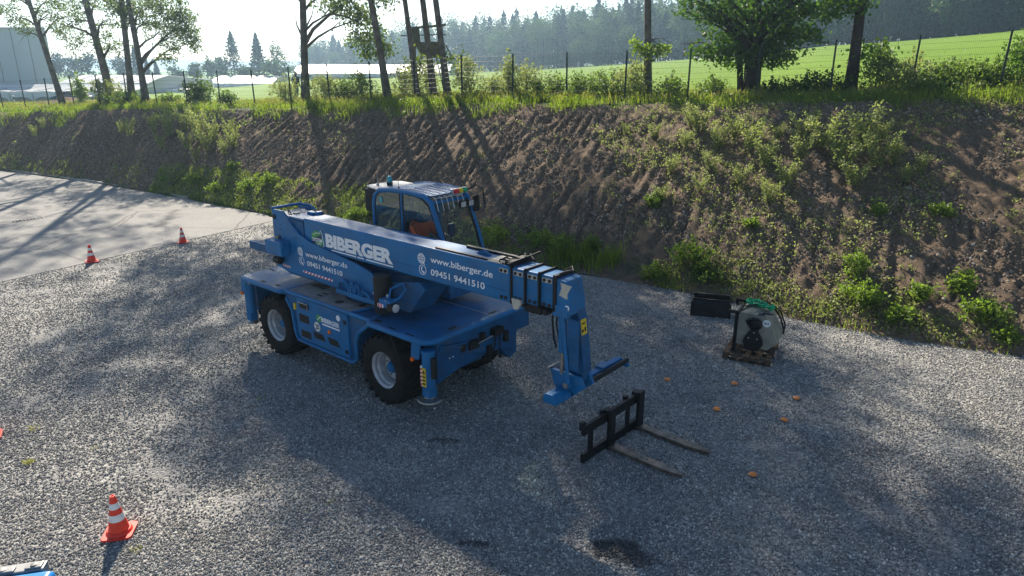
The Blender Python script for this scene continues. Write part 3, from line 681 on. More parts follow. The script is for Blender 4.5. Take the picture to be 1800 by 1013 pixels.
# front wheel liner hose
bm = nb(); tube(bm, [(1.9, -1.18, 1.4), (2.1, -1.24, 1.2), (2.2, -1.22, .9), (2.25, -1.1, .6)], .02, 6); obj("wheel_hose", bm, M['black'], mach)

# slew ring and turret
bm = nb(); lathe(bm, [(.88, dz - .01), (.93, dz + .02), (.93, dz + .12), (.86, dz + .16)], (.45, .2, 0), 'z', 56); obj("slew_ring", bm, bd, mach)
plate = [(-1.98, 1.72), (-1.98, 2.88), (-1.62, 2.89), (-1.5, 2.82), (-1.36, 2.68), (-1.11, 2.51), (-.75, 2.40), (-.17, 2.32), (.56, 2.24), (.95, 2.16), (1.15, 2.08), (1.24, 1.96), (1.25, 1.7), (.9, 1.66), (-.2, 1.68), (-1.6, 1.68)]
bm = nb(); prism(bm, plate, 'xz', -.80, -.76); tp = obj("turret_side_plate", bm, bl, mach, .006)
bm = nb(); prism(bm, plate, 'xz', -.20, -.16); obj("turret_side_plate", bm, bl, mach, .006)
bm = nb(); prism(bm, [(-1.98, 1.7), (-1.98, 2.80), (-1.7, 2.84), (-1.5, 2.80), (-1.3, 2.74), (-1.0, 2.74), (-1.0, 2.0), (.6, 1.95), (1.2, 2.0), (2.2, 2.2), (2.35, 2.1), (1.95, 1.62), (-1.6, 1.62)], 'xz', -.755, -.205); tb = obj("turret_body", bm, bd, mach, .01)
bm = nb(); prism(bm, [(-1.9, -.74), (-1.0, -.74), (-1.0, -.22), (-1.9, -.22)], 'xy', 2.75, 2.80); obj("rear_cover", bm, M['cabroof'], tb, .01)
bm = nb(); tube(bm, [(-1.97, -.8, 2.9), (-1.97, -.16, 2.9)], .03, 8); tube(bm, [(-1.97, -.16, 2.9), (-1.6, -.16, 2.91), (-1.45, -.16, 2.84), (-1.2, -.16, 2.62)], .022, 8); obj("top_rim", bm, bl, tp)
bm = nb(); lathe(bm, [(.07, 2.8), (.07, 2.83), (.02, 2.84)], (-1.55, -.52, 0), 'z', 18); obj("filler_cap", bm, M['pad'], tb)
bm = nb(); tube(bm, [(-1.7, -.6, 2.82), (-1.68, -.62, 2.88), (-1.6, -.64, 2.86), (-1.5, -.66, 2.8)], .012, 6); tube(bm, [(-1.3, -.35, 2.8), (-1.2, -.33, 2.87), (-1.05, -.3, 2.86), (-.95, -.28, 2.8)], .013, 6); tube(bm, [(-1.4, -.3, 2.8), (-1.35, -.28, 2.86), (-1.0, -.26, 2.84)], .01, 6); obj("hydraulic_hose", bm, M['black'], tb)
bm = nb(); box(bm, -1.35, -1.15, -.42, -.3, 2.8, 2.86); box(bm, -1.1, -1.02, -.4, -.26, 2.8, 2.88); obj("boom_pivot_block", bm, bl, tb, .01)
bm = nb(); cyl(bm, (-1.9, -.82, 2.74), (-1.9, -.1, 2.74), .05, None, 16); cyl(bm, (-1.78, -.805, 2.35), (-1.78, -.79, 2.35), .045, None, 16); cyl(bm, (-1.86, -.83, 1.86), (-1.86, -.79, 1.86), .08, None, 16); obj("pivot_pin", bm, M['blkmetal'], tp)
bm = nb()
for x, z in ((-1.7, 2.6), (-1.7, 2.52), (-1.2, 2.42), (-.98, 2.3), (-.3, 2.2), (.3, 2.14), (.95, 2.1), (-1.1, 1.9), (-1.55, 2.1)): cyl(bm, (x, -.808, z), (x, -.80, z), .012, None, 6)
obj("bolt", bm, M['blkmetal'], tp)
bm = nb(); box(bm, -1.93, -1.85, -.806, -.80, 2.1, 2.34); obj("yellow_label", bm, M['yellow'], tp)
# counterweight arm at the rear
bm = nb(); box(bm, -2.0, -1.42, -1.02, -.80, 2.03, 2.32); rb = obj("rear_outrigger_box", bm, bl, mach, .04)
bm = nb(); box(bm, -2.62, -1.9, -1.0, -.86, 2.02, 2.18); obj("rear_arm", bm, bd, rb, .015)
bm = nb(); cyl(bm, (-1.86, -.9, 1.9), (-1.66, -.9, 1.9), .07, None, 16); obj("rear_roller", bm, M['blkmetal'], rb, .01)
# hazard stripe bands on the turret plate
def stripes(x0, x1, z0, z1, y, parent, n_):
    bm = nb(); box(bm, x0, x1, y, y + .004, z0, z1); w_ = obj("hazard_band", bm, M['white'], parent)
    bm = nb(); dx = (x1 - x0) / n_
    for i in range(n_):
        a = x0 + i * dx; prism(bm, [(a, z0), (a + dx * .5, z0), (a + dx * .9, z1), (a + dx * .4, z1)], 'xz', y - .0015, y + .001)
    obj("hazard_stripes", bm, M['red'], parent)
stripes(-1.06, -.12, 1.76, 1.80, -.805, tp, 9); stripes(-1.75, -1.5, 1.76, 1.80, -.805, tp, 3); stripes(1.05, 1.2, 1.76, 1.80, -.805, tp, 2)
W = M['white']
def globe(cx, cz, r, y, parent):
    bm = nb(); n_ = 28
    def arc(pts, w_=.006):
        for (a, b), (c, d) in zip(pts, pts[1:]):
            dd = Vector((c - a, d - b)); 
            if dd.length < 1e-6: continue
            dd.normalize(); px_, pz_ = -dd.y * w_, dd.x * w_
            prism(bm, [(a - px_, b - pz_), (c - px_, d - pz_), (c + px_, d + pz_), (a + px_, b + pz_)], 'xz', y, y - .002)
    C_ = lambda rx, rz, a0=0, a1=2 * pi: [(cx + rx * cos(a0 + (a1 - a0) * i / n_), cz + rz * sin(a0 + (a1 - a0) * i / n_)) for i in range(n_ + 1)]
    arc(C_(r, r), .008); arc(C_(r * .5, r)); arc([(cx, cz - r), (cx, cz + r)]); arc([(cx - r, cz), (cx + r, cz)])
    arc([(cx - r * .85, cz + r * .5), (cx + r * .85, cz + r * .5)]); arc([(cx - r * .85, cz - r * .5), (cx + r * .85, cz - r * .5)])
    arc([(cx + r * .5, cz - r * .4), (cx + r * .5, cz - r * 1.1), (cx + r * .7, cz - r * .9), (cx + r * .95, cz - r * 1.2)], .007)
    obj("globe_icon", bm, W, parent, smooth=0)
def phone(cx, cz, r, y, parent):
    bm = nb(); n_ = 28
    for i in range(n_):
        a0, a1 = 2 * pi * i / n_, 2 * pi * (i + 1) / n_
        prism(bm, [(cx + q * cos(a), cz + q * sin(a)) for q, a in ((r, a0), (r, a1), (r * .86, a1), (r * .86, a0))], 'xz', y, y - .002)
    pts = [(-.28, .55), (-.05, .62), (.0, .3), (-.18, .2), (-.12, -.1), (.12, -.32), (.28, -.2), (.52, -.4), (.4, -.62), (.15, -.66), (-.2, -.4), (-.42, .0), (-.45, .35)]
    prism(bm, [(cx + a * r, cz + b * r) for a, b in pts], 'xz', y, y - .002); obj("phone_icon", bm, W, parent, smooth=0)
lettering("www.biberger.de", -.93, .36, 2.07, 2.20, -.802, W, tp, "lettering", .012); lettering("09451 9441510", -.90, .20, 1.92, 2.02, -.802, W, tp, "lettering", .015)
globe(-1.10, 2.17, .075, -.802, tp); phone(-1.08, 1.98, .085, -.802, tp)
# boom
bm = nb(); box(bm, -1.0, 4.12, -.74, -.24, 2.27, 2.82); bo = obj("boom", bm, bl, mach, .03, 3)
bm = nb(); box(bm, -1.0, 4.1, -.744, -.738, 2.44, 2.447); obj("boom_seam", bm, bd, bo)
bm = nb(); box(bm, 2.55, 4.05, -.70, -.66, 2.82, 2.845); box(bm, 2.9, 4.1, -.36, -.3, 2.82, 2.86); obj("hose_guide", bm, M['blkmetal'], bo, .006)
bm = nb(); prism(bm, [(3.25, 2.82), (3.3, 2.86), (3.4, 2.9), (3.5, 2.86), (3.55, 2.82)], 'xz', -.5, -.47); obj("lifting_lug", bm, bl, bo)
bm = nb(); box(bm, 3.68, 3.95, -.72, -.4, 2.82, 2.84); obj("slide_pad", bm, M['pad'], bo)
bm = nb()
for k in range(7):
    x0 = 3.8 + random.uniform(0, .3); y0 = random.uniform(-.7, -.3); tube(bm, [(x0, y0, 2.84), (x0 + .1, y0 + random.uniform(-.1, .1), 2.9), (x0 + .25, y0 + random.uniform(-.1, .1), 2.86)], .012, 5)
box(bm, 4.0, 4.12, -.7, -.28, 2.82, 2.88); obj("hose_bundle", bm, M['black'], bo)
bm = nb(); tube(bm, [(4.12, -.78, 2.86), (4.14, -.05, 2.9)], .016, 6); obj("guide_rod", bm, M['black'], bo)
st = [(4.12, 4.36, .035), (4.36, 4.60, .06), (4.60, 4.84, .085)]
for i, (x0, x1, ins) in enumerate(st):
    bm = nb(); box(bm, x0 - .15, x1, -.74 + ins, -.24 - ins, 2.27 + ins * .6, 2.82 - ins * .35); s_ = obj("boom_stage", bm, bl, bo, .02)
    bm = nb(); xa, xb = x0, x0 + .032; a0, a1, b0, b1 = -.755 + ins * .6, -.225 - ins * .6, 2.25 + ins * .4, 2.845 - ins * .3
    box(bm, xa, xb, a0, a0 + .05, b0, b1); box(bm, xa, xb, a1 - .05, a1, b0, b1); box(bm, xa, xb, a0, a1, b1 - .04, b1); box(bm, xa, xb, a0, a1, b0, b0 + .05); obj("stage_collar", bm, M['black'], s_, .008)
    bm = nb(); yy = -.744 + ins - .004; box(bm, x1 - .19, x1 - .02, yy, yy + .01, 2.71 - ins * .3, 2.775 - ins * .3); obj("slide_pad", bm, M['pad'], s_)
    bm = nb()
    for xx in (x1 - .15, x1 - .06): cyl(bm, (xx, yy - .012, 2.742 - ins * .3), (xx, yy, 2.742 - ins * .3), .024, None, 12); cyl(bm, (xx, yy - .012, 2.36), (xx, yy, 2.36), .026, None, 12)
    obj("pad_bolt", bm, M['black'], s_)
bm = nb(); box(bm, 3.93, 4.09, -.746, -.738, 2.71, 2.775); obj("slide_pad", bm, M['pad'], bo)
bm = nb()
for xx in (3.97, 4.05): cyl(bm, (xx, -.758, 2.742), (xx, -.74, 2.742), .024, None, 12); cyl(bm, (xx, -.758, 2.34), (xx, -.74, 2.34), .026, None, 12)
obj("pad_bolt", bm, M['black'], bo)
bm = nb(); prism(bm, [(4.16, 2.36), (4.33, 2.36), (4.34, 2.3), (4.27, 2.2), (4.2, 2.2)], 'xz', -.755, -.70); obj("beige_bracket", bm, M['pad'], bo, .01)
bm = nb(); box(bm, 4.3, 4.6, -.62, -.36, 2.16, 2.3); cyl(bm, (4.7, -.66, 2.24), (4.7, -.4, 2.24), .05, None, 12); tube(bm, [(4.1, -.5, 2.22), (4.4, -.55, 2.15), (4.7, -.5, 2.2)], .03, 6); obj("chain_guide", bm, M['black'], bo, .01)
# boom head
bm = nb(); prism(bm, [(4.84, 2.79), (5.08, 2.77), (5.14, 2.5), (5.16, 2.30), (5.06, 2.26), (4.98, 2.30), (4.84, 2.36)], 'xz', -.68, -.31); hd = obj("boom_head", bm, bl, bo, .02)
bm = nb(); box(bm, 4.86, 4.92, -.70, -.28, 2.3, 2.83); obj("stage_collar", bm, M['black'], hd, .008)
bm = nb(); prism(bm, [(4.98, 2.74), (5.17, 2.72), (5.13, 2.66), (5.1, 2.6), (5.1, 2.52), (4.96, 2.56), (5.0, 2.66)], 'xz', -.684, -.679); obj("beige_sticker", bm, M['pad'], hd)
bm = nb(); box(bm, 4.86, 5.12, -.70, -.6, 2.24, 2.42); obj("pivot_bracket", bm, bl, hd, .02)
bm = nb(); disc(bm, 5.10, 2.40, .04, -.685); obj("round_sticker", bm, W, hd)
bm = nb(); tube(bm, [(4.95, -.4, 2.81), (5.05, -.45, 2.86), (4.98, -.55, 2.86), (4.9, -.6, 2.82)], .016, 6); tube(bm, [(4.8, -.35, 2.8), (4.9, -.3, 2.87), (5.0, -.4, 2.82)], .014, 6); obj("hydraulic_hose", bm, M['black'], hd)
bm = nb(); prism(bm, [(5.03, 2.42), (5.13, 2.42), (5.20, 2.2), (5.30, 1.45), (5.28, 1.28), (5.06, 1.28), (5.01, 1.8)], 'xz', -.52, -.32); jib = obj("jib_arm", bm, bd, bo, .015)
bm = nb(); box(bm, 5.1, 5.3, -.664, -.655, 1.5, 2.25); obj("arm_web", bm, bd, jib)
bm = nb(); prism(bm, [(5.2, 2.2), (5.206, 2.2), (5.237, 1.98), (5.23, 1.98)], 'xz', -.50, -.37); obj("yellow_label", bm, M['yellow'], jib)
bm = nb(); box(bm, 5.225, 5.236, -.49, -.46, 2.02, 2.06); box(bm, 5.22, 5.232, -.43, -.40, 2.02, 2.08); box(bm, 5.205, 5.217, -.48, -.40, 2.13, 2.15); obj("label_marks", bm, M['black'], jib)
bm = nb(); cyl(bm, (4.97, -.6, 2.32), (4.985, -.6, 1.70), .06, None, 16); tc_ = obj("tilt_cylinder", bm, bl, jib, .008)
bm = nb(); cyl(bm, (4.985, -.6, 1.70), (4.98, -.6, 1.36), .028, None, 12); obj("piston_rod", bm, M['steel'], tc_)
bm = nb(); tube(bm, [(5.01, -.68, 2.34), (5.15, -.68, 1.28)], .022, 6, square=True); obj("tie_rod", bm, bl, jib)
bm = nb(); tube(bm, [(4.76, -.5, 2.4), (4.72, -.5, 2.1), (4.74, -.48, 1.8), (4.8, -.5, 1.68)], .016, 6); tube(bm, [(4.78, -.44, 2.4), (4.75, -.44, 2.0), (4.8, -.44, 1.8)], .012, 6); obj("hydraulic_hose", bm, M['black'], jib)
# quick coupler carriage at the arm foot
bm = nb(); prism(bm, [(4.78, 1.40), (5.3, 1.40), (5.38, 1.25), (5.2, 1.1), (4.95, 1.06), (4.84, 1.2)], 'xz', -.62, -.56); prism(bm, [(4.78, 1.40), (5.3, 1.40), (5.38, 1.25), (5.2, 1.1), (4.95, 1.06), (4.84, 1.2)], 'xz', -.40, -.34)
cyl(bm, (5.13, -.7, 1.26), (5.13, -.28, 1.26), .06, None, 16); cq = obj("coupler", bm, bl, jib, .01)
bm = nb(); cyl(bm, (5.16, -.62, 1.12), (5.16, .90, 1.12), .042, None, 14); obj("coupler_bar", bm, M['blkmetal'], cq)
bm = nb(); prism(bm, [(4.93, 1.05), (4.93, 1.15), (4.98, 1.2), (5.1, 1.2), (5.17, 1.13), (5.17, 1.05)], 'xz', -.98, -.42); box(bm, 4.99, 5.11, -.42, .84, 1.04, 1.17); box(bm, 4.97, 5.13, .25, .5, 1.17, 1.20); prism(bm, [(5.02, 1.02), (5.02, 1.14), (5.2, 1.14), (5.22, 1.02)], 'xz', .84, .89); obj("coupler_frame", bm, bl, cq, .02)
bm = nb(); tube(bm, [(4.78, -.66, 1.41), (4.78, -.28, 1.41)], .02, 8); tube(bm, [(4.84, -.66, 1.33), (4.84, -.28, 1.33)], .014, 8); cyl(bm, (5.13, -.73, 1.26), (5.13, -.70, 1.26), .04, None, 12); obj("coupler_pin", bm, M['steel'], cq)
# boom lettering and emblem
lettering("BIBERGER", -.32, 1.56, 2.375, 2.635, -.742, W, bo, "lettering", .055)
bm = nb()
for x0, x1 in ((-.16, .56), (.6, .78), (.84, 1.56)): box(bm, x0, x1, -.744, -.742, 2.33, 2.35)
obj("letter_underline", bm, W, bo)
lettering("www.biberger.de", 2.48, 3.80, 2.555, 2.69, -.742, W, bo, "lettering", .012); lettering("09451 9441510", 2.48, 3.64, 2.375, 2.48, -.742, W, bo, "lettering", .015)
globe(2.27, 2.615, .078, -.742, bo); phone(2.29, 2.43, .085, -.742, bo)
bm = nb(); disc(bm, -.58, 2.48, .16, -.742, rx=.19); em = obj("emblem", bm, M['green'], bo)
bm = nb(); prism(bm, [(-.76, 2.36), (-.44, 2.50), (-.40, 2.60), (-.74, 2.47)], 'xz', -.745, -.7475); obj("emblem_band", bm, M['navy'], em)
lettering("SYSTEM", -.73, -.43, 2.43, 2.50, -.7475, W, em, "emblem_lettering", .02); lettering("LIFT", -.62, -.46, 2.36, 2.41, -.7475, W, em, "emblem_lettering", .02)
bm = nb(); tube(bm, [(-.70, -.745, 2.55), (-.6, -.745, 2.60), (-.5, -.745, 2.60), (-.46, -.745, 2.66), (-.42, -.745, 2.60), (-.40, -.745, 2.5), (-.38, -.745, 2.38), (-.45, -.745, 2.34)], .007, 5); obj("emblem_outline", bm, W, em)
# silencer, work lamp with guard, hydraulic hooks near the turret
bm = nb(); lathe(bm, [(.13, 1.55), (.155, 1.6), (.155, 2.16), (.145, 2.2), (.12, 2.2)], (1.42, -.88, 0), 'z', 22); obj("silencer", bm, M['black'], mach)
bm = nb(); tube(bm, [(1.25, -.84, 1.68), (1.5, -1.02, 1.7), (1.68, -1.06, 1.8)], .035, 8); lp = obj("lamp_arm", bm, bl, mach)
bm = nb(); box(bm, 1.62, 1.9, -1.14, -.96, 1.76, 1.9); obj("lamp_mount", bm, bl, lp, .02)
bm = nb(); box(bm, 1.82, 1.98, -1.16, -1.0, 1.72, 1.86); lh = obj("work_lamp", bm, M['black'], lp, .03)
bm = nb(); lathe(bm, [(.07, 1.975), (.07, 1.99), (.03, 2.0)], (0, -1.08, 1.79), 'x', 18); obj("lamp_lens", bm, M['lens'], lh)
bm = nb(); tube(bm, [(1.78, -1.05, 1.9), (1.72, -.95, 2.04), (1.85, -.8, 2.12), (1.98, -.85, 2.06), (1.98, -1.0, 1.94), (1.9, -1.05, 1.9)], .02, 6); obj("lamp_guard", bm, bl, lp)
bm = nb(); box(bm, 1.60, 1.74, -1.148, -1.141, 1.76, 1.82); w_ = obj("hazard_band", bm, W, lp)
bm = nb(); box(bm, 1.62, 1.65, -1.152, -1.148, 1.76, 1.82); box(bm, 1.68, 1.71, -1.152, -1.148, 1.76, 1.82); obj("hazard_stripes", bm, M['red'], lp)
bm = nb(); cyl(bm, (1.7, -1.0, 1.9), (1.7, -1.0, 1.95), .03, None, 12); cyl(bm, (1.78, -1.12, 1.88), (1.78, -1.12, 1.9), .02, None, 12); obj("chrome_cap", bm, M['lens'], lp)
bm = nb()
tube(bm, [(.12, -.84, 1.72), (.18, -.86, 1.84), (.3, -.86, 1.88), (.42, -.86, 1.82), (.45, -.86, 1.70)], .03, 6); tube(bm, [(.5, -.86, 1.7), (.52, -.86, 1.9), (.56, -.86, 1.9), (.58, -.86, 1.72)], .025, 6)
tube(bm, [(.62, -.86, 1.7), (.66, -.86, 1.88), (.72, -.86, 1.88), (.74, -.86, 1.7)], .025, 6); tube(bm, [(.8, -.86, 1.68), (.88, -.88, 1.8), (1.0, -.88, 1.76), (1.1, -.88, 1.66)], .03, 6); box(bm, .1, 1.2, -.9, -.8, 1.62, 1.70); obj("hose_bracket", bm, bl, mach, 0)

# ---- cab
cy0, cy1 = .18, 1.08
prof = [(.02, 1.75), (.0, 2.6), (.0, 3.08), (.05, 3.26), (.17, 3.36), (.5, 3.40), (1.0, 3.41), (1.38, 3.38), (1.54, 3.30), (1.66, 3.02), (1.80, 2.68), (1.93, 2.3), (1.99, 1.95), (1.97, 1.75)]
bm = nb()
for y in (cy0, cy1): tube(bm, [(x, y, z) for x, z in prof], [.05] * len(prof), 8)
for y in (cy0, cy1): tube(bm, [(.79, y, 1.75), (.79, y, 2.6), (.80, y, 3.40)], .038, 8)
tube(bm, [(.0, cy0, 3.0), (.0, cy1, 3.0)], .03, 8); tube(bm, [(1.56, cy0, 3.28), (1.56, cy1, 3.28)], .03, 8); tube(bm, [(.02, cy0, 2.1), (.02, cy1, 2.1)], .04, 8)
cabo = obj("cab", bm, bl, mach)
bm = nb(); lowp = [(.02, 1.66), (.02, 2.12), (.8, 2.12), (1.3, 2.05), (1.95, 2.0), (1.97, 1.66)]
prism(bm, lowp, 'xz', cy0 - .015, cy0 + .03); prism(bm, lowp, 'xz', cy1 - .03, cy1 + .015); box(bm, .0, 1.97, cy0, cy1, 1.62, 1.72); box(bm, -.02, .03, cy0, cy1, 1.7, 2.1); box(bm, 1.94, 1.98, cy0, cy1, 1.7, 1.9); obj("cab_body", bm, bd, cabo, .01)
bm = nb(); prism(bm, [(.12, 3.34), (.2, 3.385), (.5, 3.425), (.78, 3.435), (.78, 3.40), (.5, 3.39), (.2, 3.35)], 'xz', cy0 + .01, cy1 - .01); rf = obj("roof", bm, M['cabroof'], cabo, .004)
bm = nb()
for i in range(10):                                         # slotted guard over the roof window
    x = .80 + i * .077; box(bm, x, x + .04, cy0 + .02, cy1 - .02, 3.418 - i * .003, 3.432 - i * .003)
for j in range(6):
    y = cy0 + .02 + j * .16
    prism(bm, [(.78, 3.436), (1.52, 3.408), (1.52, 3.396), (.78, 3.422)], 'xz', y, y + .06)
obj("roof_guard", bm, M['cabroof'], rf)
bm = nb()
for j in range(6):
    y = cy0 + .06 + j * .13; tube(bm, [(1.5, y, 3.39), (1.60, y, 3.36), (1.64, y, 3.26), (1.67, y, 3.14)], .009, 5)
tube(bm, [(1.60, cy0 + .04, 3.36), (1.60, cy0 + .74, 3.36)], .01, 5); obj("front_guard", bm, M['acgrey'], rf)
def pane(name, pts, plane, a0, a1, lab=None):
    bm = nb(); prism(bm, pts, plane, a0, a1); o = obj(name, bm, M['glass'], cabo, smooth=0)
    if lab: o['label'] = lab
    return o
for y in (cy0, cy1):
    s = -1 if y == cy0 else 1
    rear = [(.04, 2.12), (.04, 3.08), (.08, 3.24), (.19, 3.33), (.5, 3.37), (.75, 3.38), (.75, 2.12)]
    frontw = [(.83, 2.12), (.83, 3.38), (1.2, 3.36), (1.36, 3.32), (1.50, 3.22), (1.62, 3.0), (1.76, 2.66), (1.88, 2.3), (1.93, 2.05), (1.3, 2.08)]
    p1 = pane("side_window", rear, 'xz', y + s * .018, y + s * .024); p2 = pane("door_window", frontw, 'xz', y + s * .018, y + s * .024)
    if s < 0:
        # black printed border of the panes
        for pn, pg_ in ((p1, rear), (p2, frontw)):
            bm = nb(); tube(bm, [(x, y - .022, z) for x, z in pg_], .012, 4, closed=True); obj("window_seal", bm, M['black'], pn)
        bm = nb(); box(bm, .18, .27, y - .03, y - .026, 3.14, 3.24); obj("window_sticker", bm, M['paleblue'], p1)
        bm = nb(); box(bm, .86, 1.2, y + .1, y + .12, 3.24, 3.32); 
        obj("dash_panel", bm, M['navy'], p2)
# windscreen as curved strip between the two A pillars
bm = nb(); wp = prof[8:13]; ra = []
for x, z in wp: ra.append((bm.verts.new((x + .01, cy0 + .04, z)), bm.verts.new((x + .03, (cy0 + cy1) / 2, z)), bm.verts.new((x + .01, cy1 - .04, z))))
for a, b in zip(ra, ra[1:]):
    for k in (0, 1): bm.faces.new((a[k], a[k + 1], b[k + 1], b[k]))
ws = obj("windscreen", bm, M['glass'], cabo); 
bm = nb(); prism(bm, [(cy0 + .04, 2.1), (cy1 - .04, 2.1), (cy1 - .04, 3.2), (cy0 + .04, 3.2)], 'yz', .0, .006); obj("rear_window", bm, M['glass'], cabo)
bm = nb(); prism(bm, [(.8, cy0 + .04), (1.54, cy0 + .04), (1.54, cy1 - .04), (.8, cy1 - .04)], 'xy', 3.385, 3.39); obj("roof_window", bm, M['carglass'], cabo)
bm = nb(); tube(bm, [(x + .02, cy1 - .05, z) for x, z in wp], .02, 6); tube(bm, [(x + .02, cy0 + .05, z) for x, z in wp], .016, 6); obj("windscreen_seal", bm, M['black'], ws)
bm = nb(); lathe(bm, [(.055, 1.99), (.055, 2.0)], (0, cy1 - .14, 2.32), 'x', 20); obj("round_sticker", bm, W, ws)
bm = nb(); tube(bm, [(1.97, .5, 2.12), (1.96, .78, 2.36)], .016, 6); tube(bm, [(1.96, .78, 2.36), (1.95, .84, 2.30)], .010, 6); obj("wiper", bm, M['lens'], ws)
# interior
bm = nb(); box(bm, .55, 1.05, .40, .86, 2.06, 2.18); box(bm, .45, .58, .40, .86, 2.1, 2.75); box(bm, .42, .54, .5, .76, 2.75, 2.95); obj("seat", bm, M['seat'], cabo, .04)
bm = nb(); box(bm, 1.45, 1.85, .3, .96, 1.75, 2.2); tube(bm, [(1.5, .63, 2.2), (1.38, .63, 2.42)], .03, 8); box(bm, .7, 1.3, .22, .36, 2.05, 2.28); box(bm, .7, 1.3, .9, 1.02, 2.05, 2.28); obj("console", bm, M['black'], cabo, .03)
bm = nb(); cs = [(1.36 + .19 * cos(a) * .5, .63 + .19 * sin(a), 2.45 + .19 * cos(a) * .8) for a in [2 * pi * i / 16 for i in range(16)]]; tube(bm, cs, .014, 6, closed=True); obj("steering_wheel", bm, M['black'], cabo)
bm = nb(); box(bm, 1.2, 1.26, .9, 1.04, 2.5, 2.75); box(bm, .9, 1.25, .2, .3, 2.24, 2.3); obj("display", bm, M['navy'], cabo, .01)
# rear unit with beacon and aerials
bm = nb(); box(bm, -.36, -.02, .24, 1.08, 2.9, 3.33); ac = obj("rear_unit", bm, M['black'], cabo, .02)
bm = nb(); prism(bm, [(-.42, .42), (-.36, .30), (.13, .17), (.13, 1.10), (-.30, 1.12), (-.42, 1.02)], 'xy', 3.345, 3.372); obj("rear_unit_cover", bm, M['acgrey'], ac, .006)
bm = nb(); lathe(bm, [(.055, 3.37), (.06, 3.43), (.052, 3.435)], (-.06, .62, 0), 'z', 18); be = obj("beacon_base", bm, M['black'], cabo)
bm = nb(); lathe(bm, [(.05, 3.433), (.052, 3.49), (.04, 3.54), (.015, 3.555)], (-.06, .62, 0), 'z', 18); obj("beacon", bm, M['paleblue'], be)
bm = nb(); cyl(bm, (-.22, .46, 3.37), (-.22, .46, 3.52), .014, .01, 8); cyl(bm, (-.22, .46, 3.37), (-.22, .46, 3.42), .03, .02, 8); cyl(bm, (-.22, .46, 3.5), (-.22, .46, 3.68), .003, None, 5); obj("aerial", bm, M['steel'], cabo)
bm = nb(); cyl(bm, (.62, .26, 3.40), (.62, .26, 3.46), .02, .015, 8); cyl(bm, (.62, .26, 3.44), (.62, .26, 3.85), .004, None, 5); obj("aerial", bm, M['black'], cabo)
# three-colour load lamp, work lamps, mirror
bm = nb(); box(bm, 1.50, 1.56, .70, 1.08, 3.36, 3.46); tl_ = obj("load_light_bar", bm, M['acgrey'], cabo, .01)
for k, mm in enumerate(('red', 'yellow', 'rope')):
    bm = nb(); lathe(bm, [(.045, 1.555), (.05, 1.59), (.035, 1.62)], (0, .77 + k * .11, 3.42), 'x', 16); o = obj("signal_lamp", bm, M[mm], tl_)
    o['label'] = ('red', 'amber', 'green')[k] + " signal lamp"
for k in range(2):
    bm = nb(); box(bm, 1.66, 1.72, .74 + k * .2, .87 + k * .2, 3.14, 3.25); o = obj("work_lamp", bm, M['black'], cabo, .01)
    bm = nb(); box(bm, 1.72, 1.728, .75 + k * .2, .86 + k * .2, 3.15, 3.24); obj("lamp_lens", bm, M['lens'], o)
bm = nb(); tube(bm, [(1.54, 1.1, 3.40), (1.7, 1.16, 3.5), (1.85, 1.18, 3.44), (1.90, 1.18, 3.1)], .013, 6); mr_ = obj("mirror_arm", bm, M['black'], cabo)
bm = nb(); box(bm, 1.70, 1.74, 1.06, 1.22, 3.02, 3.32); obj("mirror", bm, M['black'], mr_, .02)
